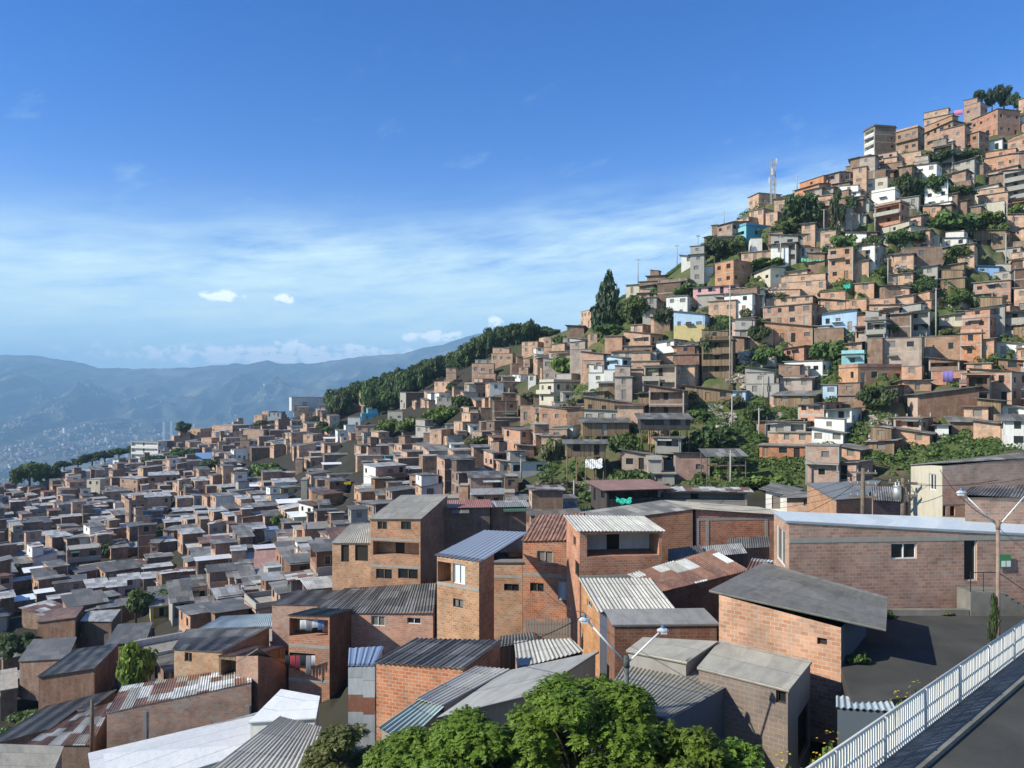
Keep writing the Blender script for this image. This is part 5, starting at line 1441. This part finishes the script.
# ------------------------------------------------------------------ terrain sheet, levelled under each house
def terrain():
    px=np.concatenate([np.linspace(-1500,-120,70),np.arange(-116,1140,3.),np.linspace(1144,2600,70)]); Y=np.exp(np.arange(math.log(6),math.log(700),.011))
    A,B=np.meshgrid(px,Y); Z=ground(A,B); X=(A-CX)/F*B
    n1=np.sin(X*.31+B*.17)*.15+np.sin(X*.83-B*.61)*.1; Z=Z+n1
    for (P,yaw,W,D,zb) in PADS:
        dR,dL=dirs(yaw); e=.9
        cx,cy=P[0]+dR.x*W/2+dL.x*D/2,P[1]+dR.y*W/2+dL.y*D/2; rad=math.hypot(W,D)/2+2
        m=(abs(X-cx)<rad)&(abs(B-cy)<rad)
        if not m.any(): continue
        a=(X[m]-P[0])*dR.x+(B[m]-P[1])*dR.y; b=(X[m]-P[0])*dL.x+(B[m]-P[1])*dL.y
        ins=(a>-e)&(a<W+e)&(b>-e*1.6)&(b<D+e); z=Z[m]; z[ins]=np.minimum(z[ins],zb-.12); Z[m]=z
    far_=B>560; Z=np.where(far_,np.minimum(Z,-80-(B-560)*.5),Z)
    v=np.stack([X,B,Z],-1).reshape(-1,3); ny,nx=A.shape
    i=np.arange(ny*nx).reshape(ny,nx); f=np.stack([i[:-1,:-1],i[:-1,1:],i[1:,1:],i[1:,:-1]],-1).reshape(-1,4)
    me=bpy.data.meshes.new('terrain'); me.vertices.add(len(v)); me.vertices.foreach_set('co',v.ravel()); me.loops.add(f.size); me.loops.foreach_set('vertex_index',f.ravel())
    me.polygons.add(len(f)); me.polygons.foreach_set('loop_start',np.arange(0,f.size,4)); me.polygons.foreach_set('loop_total',np.full(len(f),4)); me.update(calc_edges=True)
    b=NB('hill_ground'); u=b.n('ShaderNodeTexCoord').outputs['Object']; n1=b.noise(u,.06,5,.6); n2=b.noise(u,.7,5,.65); n3=b.noise(u,3.5,3)
    px_=b.n('ShaderNodeSeparateXYZ',{0:u}).outputs[0]
    grass=b.mix(n3,c4(.045,.075,.02),c4(.12,.145,.05)); dirt=b.mix(n3,c4(.10,.078,.052),c4(.20,.16,.115))
    yy=b.n('ShaderNodeSeparateXYZ',{0:u}).outputs[1]; far_m=b.ramp(b.math('MULTIPLY_ADD',yy,.05,-4.9),[(0,(0,0,0)),(1,(1,1,1))])
    town=b.ramp(b.math('MULTIPLY',far_m,b.math('MULTIPLY_ADD',px_,.02,.35)),[(.15,(0,0,0)),(.62,(1,1,1))])
    g=b.ramp(b.math('ADD',b.math('MULTIPLY',n1,.6),b.math('MULTIPLY',n2,.5)),[(.52,(0,0,0)),(.66,(1,1,1))])
    col=b.mix(g,grass,dirt); col=b.mix(town,b.mix(b.math('MULTIPLY',g,.6),c4(.05,.045,.037),c4(.04,.045,.022)),col)
    me.materials.append(b.done(col,.95,spec=.1,bump=n2,bstr=.5,bdist=.25))
    o=bpy.data.objects.new('hillside_ground',me); COL.objects.link(o); tag(o,kind='structure')
terrain()

# ------------------------------------------------------------------ far valley, mountains and the city on their foot
from mathutils import noise as mn
CREST=([-900,-200,0,40,100,150,200,256,300,350,400,440,476,520,560,700,1000,1800],[352,356,357,358,366,367,366,363,363,358,355,346,335,333,345,360,362,362])
KF=1.7
def mount(px,Y):
    k=np.interp(px,*CREST); zc=(HY-k)/F*6600*(1.0)
    t=(Y-2300)/(6600-2300)
    base=-330.
    if t<0: z=base+t*0
    elif t<1: z=base+(zc-base)*(.30*t+.70*t**2.3)
    else: z=zc-(t-1)*420
    x=(px-CX)/F*Y
    e=max(0,min(1,(t-.1)*2.2)); a=145*e*(1 if t<.7 else max(.16,1-(t-.7)*3.2))
    rg=1-abs(mn.noise(Vector((x*.0011,Y*.0005,1.7))))*2; rg2=1-abs(mn.noise(Vector((x*.003,Y*.0013,4.2))))*2
    return (z+a*(rg-.45)*1.3+a*.75*(rg2-.5)+a*.3*(1-abs(mn.noise(Vector((x*.0085,Y*.004,7.7))))*2-.5)+6*e*mn.noise(Vector((x*.012,Y*.012,0))))*KF
def mountains():
    PX=np.concatenate([np.linspace(-1600,-160,60),np.arange(-150,640,2.2),np.linspace(650,2400,60)]); YS=np.concatenate([np.linspace(385,2300,18),np.linspace(2340,7000,150),np.linspace(7200,11000,16)])
    v=[];f=[]; nx=len(PX)
    for Y in YS:
        for p in PX: v.append(((p-CX)/F*Y*KF,Y*KF,mount(p,Y)))
    for j in range(len(YS)-1):
        for i in range(nx-1): a=j*nx+i; f.append((a,a+1,a+nx+1,a+nx))
    me=bpy.data.meshes.new('mountains'); me.from_pydata(v,[],f); me.polygons.foreach_set('use_smooth',[True]*len(f)); me.update()
    b=NB('mountain_cover'); u=b.n('ShaderNodeTexCoord').outputs['Object']; n1=b.noise(u,.0013,6,.6); n2=b.noise(u,.007,5,.65)
    col=b.mix(b.ramp(n2,[(.35,(0,0,0)),(.65,(1,1,1))]),c4(.018,.028,.018),c4(.085,.095,.055)); col=b.mix(b.ramp(n1,[(.52,(0,0,0)),(.66,(1,1,1))]),col,c4(.19,.18,.13))
    me.materials.append(b.done(col,.95,spec=.05)); o=bpy.data.objects.new('mountains',me); COL.objects.link(o); tag(o,kind='structure')
    # the far city: thousands of small blocks
    r=random.Random(21); c=MB(); n=0
    while n<8000:
        px=r.uniform(-160,560); t=r.random(); Y=2350+3300*t; x=(px-CX)/F*Y
        dens=mn.noise(Vector((x*.0022,Y*.0016,9.1)))*.55+.5+mn.noise(Vector((x*.008,Y*.006,3.3)))*.6-(.27+.55*max(0,(Y-3900)/1700)+.25*max(0,(px-240)/300))
        if r.random()>dens: continue
        z=mount(px,Y); s=r.uniform(6,14); h=r.uniform(5,9) if r.random()<.985 else r.uniform(18,36); d=s*r.uniform(.7,1.3); a=r.uniform(-.5,.5); ca,sa=math.cos(a)*s/2,math.sin(a)*s/2; cb,sb=math.cos(a)*d/2,math.sin(a)*d/2
        q=[(x-ca+sb,Y-sa-cb),(x+ca+sb,Y+sa-cb),(x+ca-sb,Y+sa+cb),(x-ca-sb,Y-sa+cb)]
        c.hexa([(p[0]*KF,p[1]*KF,z-10) for p in q],[(p[0]*KF,p[1]*KF,z+h*KF) for p in q]); n+=1
    b=NB('far_city'); MAT['city']=b.done(b.ramp(b.n('ShaderNodeNewGeometry').outputs['Random Per Island'],[(0,(.16,.10,.07)),(.4,(.30,.19,.13)),(.7,(.38,.32,.26)),(.9,(.62,.60,.57)),(1,(.75,.74,.72))]),.8)
    o=c.build('far_city',MAT['city']); tag(o,kind='stuff')
mountains()
for px,h,l in ((164,10,'slim white tower block far across the valley'),(171.5,10.5,'taller of the slim white tower blocks across the valley'),(194,8,'faint pale tower far beyond the dark dense tree')):
    Y=2500*KF; m=MB(); p=P3(px,432,Y); w=5.4; H=(h+14)*Y/F; root=emp('tower_block',p+Vector((0,0,-14*Y/F))); tag(root,l,'tower block','tower blocks across the valley')
    m.box(-w,-w,0,w,w,H); m.build('wall',MAT['w'],root); m=MB()
    for k in range(14): m.box(-w*.8,-w-.15,H*(.3+.05*k),w*.8,-w-.05,H*(.3+.05*k)+1.6)
    m.build('window_rows',MAT['glass'],root); m=MB(); m.box(-w*.5,-w*.5,H,w*.5,w*.5,H+3); m.build('roof_plant',MAT['g'],root)
# air
m=MB(); m.box(-24000,-60,-640,24000,19500,1150)
b=NB('air'); pv=b.n('ShaderNodeVolumePrincipled',{'Color':c4(.42,.70,1.0),'Density':HAZE,'Anisotropy':.0}); b.t.links.new(pv.outputs[0],b.out.inputs['Volume'])
tag(m.build('haze',b.mat),kind='stuff')

# ------------------------------------------------------------------ sky, sun, camera
w=bpy.data.worlds.new('World'); SC.world=w; w.use_nodes=True; nt=w.node_tree; nt.nodes.clear()
b=NB.__new__(NB); b.t=nt; b.out=b.n('ShaderNodeOutputWorld')
az=math.atan2(TO_SUN.x,TO_SUN.y)
sky=b.n('ShaderNodeTexSky',sky_type='NISHITA',sun_disc=False,sun_elevation=R(33),sun_rotation=az,altitude=1800.,air_density=1.0,dust_density=.35,ozone_density=3.5).outputs[0]
sky=b.n('ShaderNodeHueSaturation',{'Color':sky,'Saturation':SKYSAT,'Hue':.5,'Value':1.}).outputs[0]
sky=b.mix(1.,sky,c4(*SKYTINT),'MULTIPLY')
g=b.n('ShaderNodeTexCoord').outputs['Generated']; s=b.n('ShaderNodeSeparateXYZ',{0:g}).outputs
A=b.math('ARCTAN2',s[0],s[1]); E=b.math('ARCSINE',s[2])
def vec(x,y,z=0.): return b.n('ShaderNodeCombineXYZ',{0:x,1:y,2:z}).outputs[0]
def bump(x,c,wd): # smooth bell
    return b.math('POWER',2.718,b.math('MULTIPLY',b.math('POWER',b.math('ABSOLUTE',b.math('DIVIDE',b.math('SUBTRACT',x,c),wd)),2.),-1.))
# long veil climbing towards the hill
wob=b.noise(vec(A,E),3.,3)
cl=b.math('ADD',b.math('MULTIPLY_ADD',A,.10,.185),b.math('MULTIPLY_ADD',wob,.10,-.05))
band=b.math('MAXIMUM',bump(b.math('SUBTRACT',E,cl),0.,.052),b.math('MULTIPLY',bump(E,.115,.06),b.math('LESS_THAN',A,.4)))
st=b.noise(vec(b.math('MULTIPLY_ADD',A,2.6,b.math('MULTIPLY',E,4.)),b.math('MULTIPLY_ADD',E,17.,b.math('MULTIPLY',A,-2.2))),2.1,7,.66)
veil=b.math('MULTIPLY',band,b.ramp(st,[(.3,(0,0,0)),(.68,(1,1,1))]))
st2=b.noise(vec(b.math('MULTIPLY',A,7.),b.math('MULTIPLY_ADD',E,16.,b.math('MULTIPLY',A,-5.))),1.3,6,.65)
hi=b.math('MULTIPLY',b.math('MULTIPLY',bump(E,.27,.12),b.ramp(st2,[(.60,(0,0,0)),(.85,(1,1,1))])),.28)
# small heaped clouds low over the mountains
pf=b.noise(vec(b.math('MULTIPLY',A,62.),b.math('MULTIPLY',E,90.)),1.,6,.65)
bn=b.math('MULTIPLY',bump(E,.056,.014),b.math('MULTIPLY',b.math('GREATER_THAN',A,-.62),bump(A,-.27,.26)))
for (px,py,wx,wy) in ((222,296,24,7),(285,299,13,6),(440,336,32,8),(290,346,24,8),(412,337,14,6),(495,322,10,7),(360,350,30,8),(215,354,34,9),(305,350,10,7)):
    a0=math.atan((px-CX)/F); e0=math.atan((HY-py)/F*math.cos(a0)); bn=b.math('MAXIMUM',bn,b.math('MULTIPLY',b.math('MULTIPLY',bump(A,a0,wx/F*.75),bump(E,e0,wy/F*.75)),1.15))
puff=b.ramp(b.math('MULTIPLY',bn,b.math('MULTIPLY_ADD',pf,5.,-1.6)),[(.3,(0,0,0)),(.75,(1,1,1))])
col=b.mix(b.math('MULTIPLY',veil,.95),sky,c4(*VEILC)); col=b.mix(hi,col,c4(*VEILC))
low=b.math('POWER',2.718,b.math('MULTIPLY',b.math('ABSOLUTE',E),-9.)); col=b.mix(b.math('MULTIPLY',low,.98),col,c4(*VEILC)); col=b.mix(b.math('MULTIPLY',b.math('MULTIPLY',bump(E,.12,.085),b.ramp(A,[(.0,(1,1,1)),(.35,(0,0,0))])),b.math('MULTIPLY_ADD',st,.9,.05)),col,c4(*VEILC))
bk=b.math('MULTIPLY',b.ramp(s[1],[(0,(1,1,1)),(.35,(0,0,0))]),b.ramp(b.noise(b.vmul(g,(2.,2.,3.5)),1.2,5,.6),[(.38,(0,0,0)),(.62,(1,1,1))]))
col=b.mix(b.math('MULTIPLY',bk,.12),col,c4(*PUFFC))
col=b.mix(b.math('MULTIPLY',puff,.9),col,c4(*PUFFC))
col=b.mix(b.ramp(E,[(.55,(0,0,0)),(1.,(.5,.5,.5))]),col,c4(.0,.0,.0))
bg=b.n('ShaderNodeBackground',{'Color':col,'Strength':SKY}); nt.links.new(bg.outputs[0],b.out.inputs[0])
sl=bpy.data.lights.new('sun','SUN'); sl.energy=SUN; sl.angle=R(.5); sl.color=(1,.95,.80); so=bpy.data.objects.new('sun',sl); COL.objects.link(so)
so.rotation_euler=TO_SUN.to_track_quat('Z','Y').to_euler()
cam=bpy.data.cameras.new('camera'); co=bpy.data.objects.new('camera',cam); COL.objects.link(co); cam.sensor_width=36; cam.lens=F/1024*36; cam.shift_y=16/1024; cam.clip_start=.5; cam.clip_end=40000
co.rotation_euler=(R(90),0,0); SC.camera=co
vs=SC.view_settings; vs.view_transform='Standard'; vs.look='None'; vs.exposure=EXPO; vs.gamma=1; vs.use_curve_mapping=False
cy=SC.cycles if hasattr(SC,'cycles') else None
if cy: cy.max_bounces=5; cy.diffuse_bounces=1; cy.glossy_bounces=2; cy.transmission_bounces=2; cy.volume_bounces=1; cy.transparent_max_bounces=6; cy.use_denoising=True; cy.caustics_reflective=False; cy.caustics_refractive=False
for o in SC.objects:
    l=o.get('label')
    if l and len(l.split())>16: o['label']=' '.join(w_ for w_ in l.split() if w_ not in ('the','with','a','grey'))
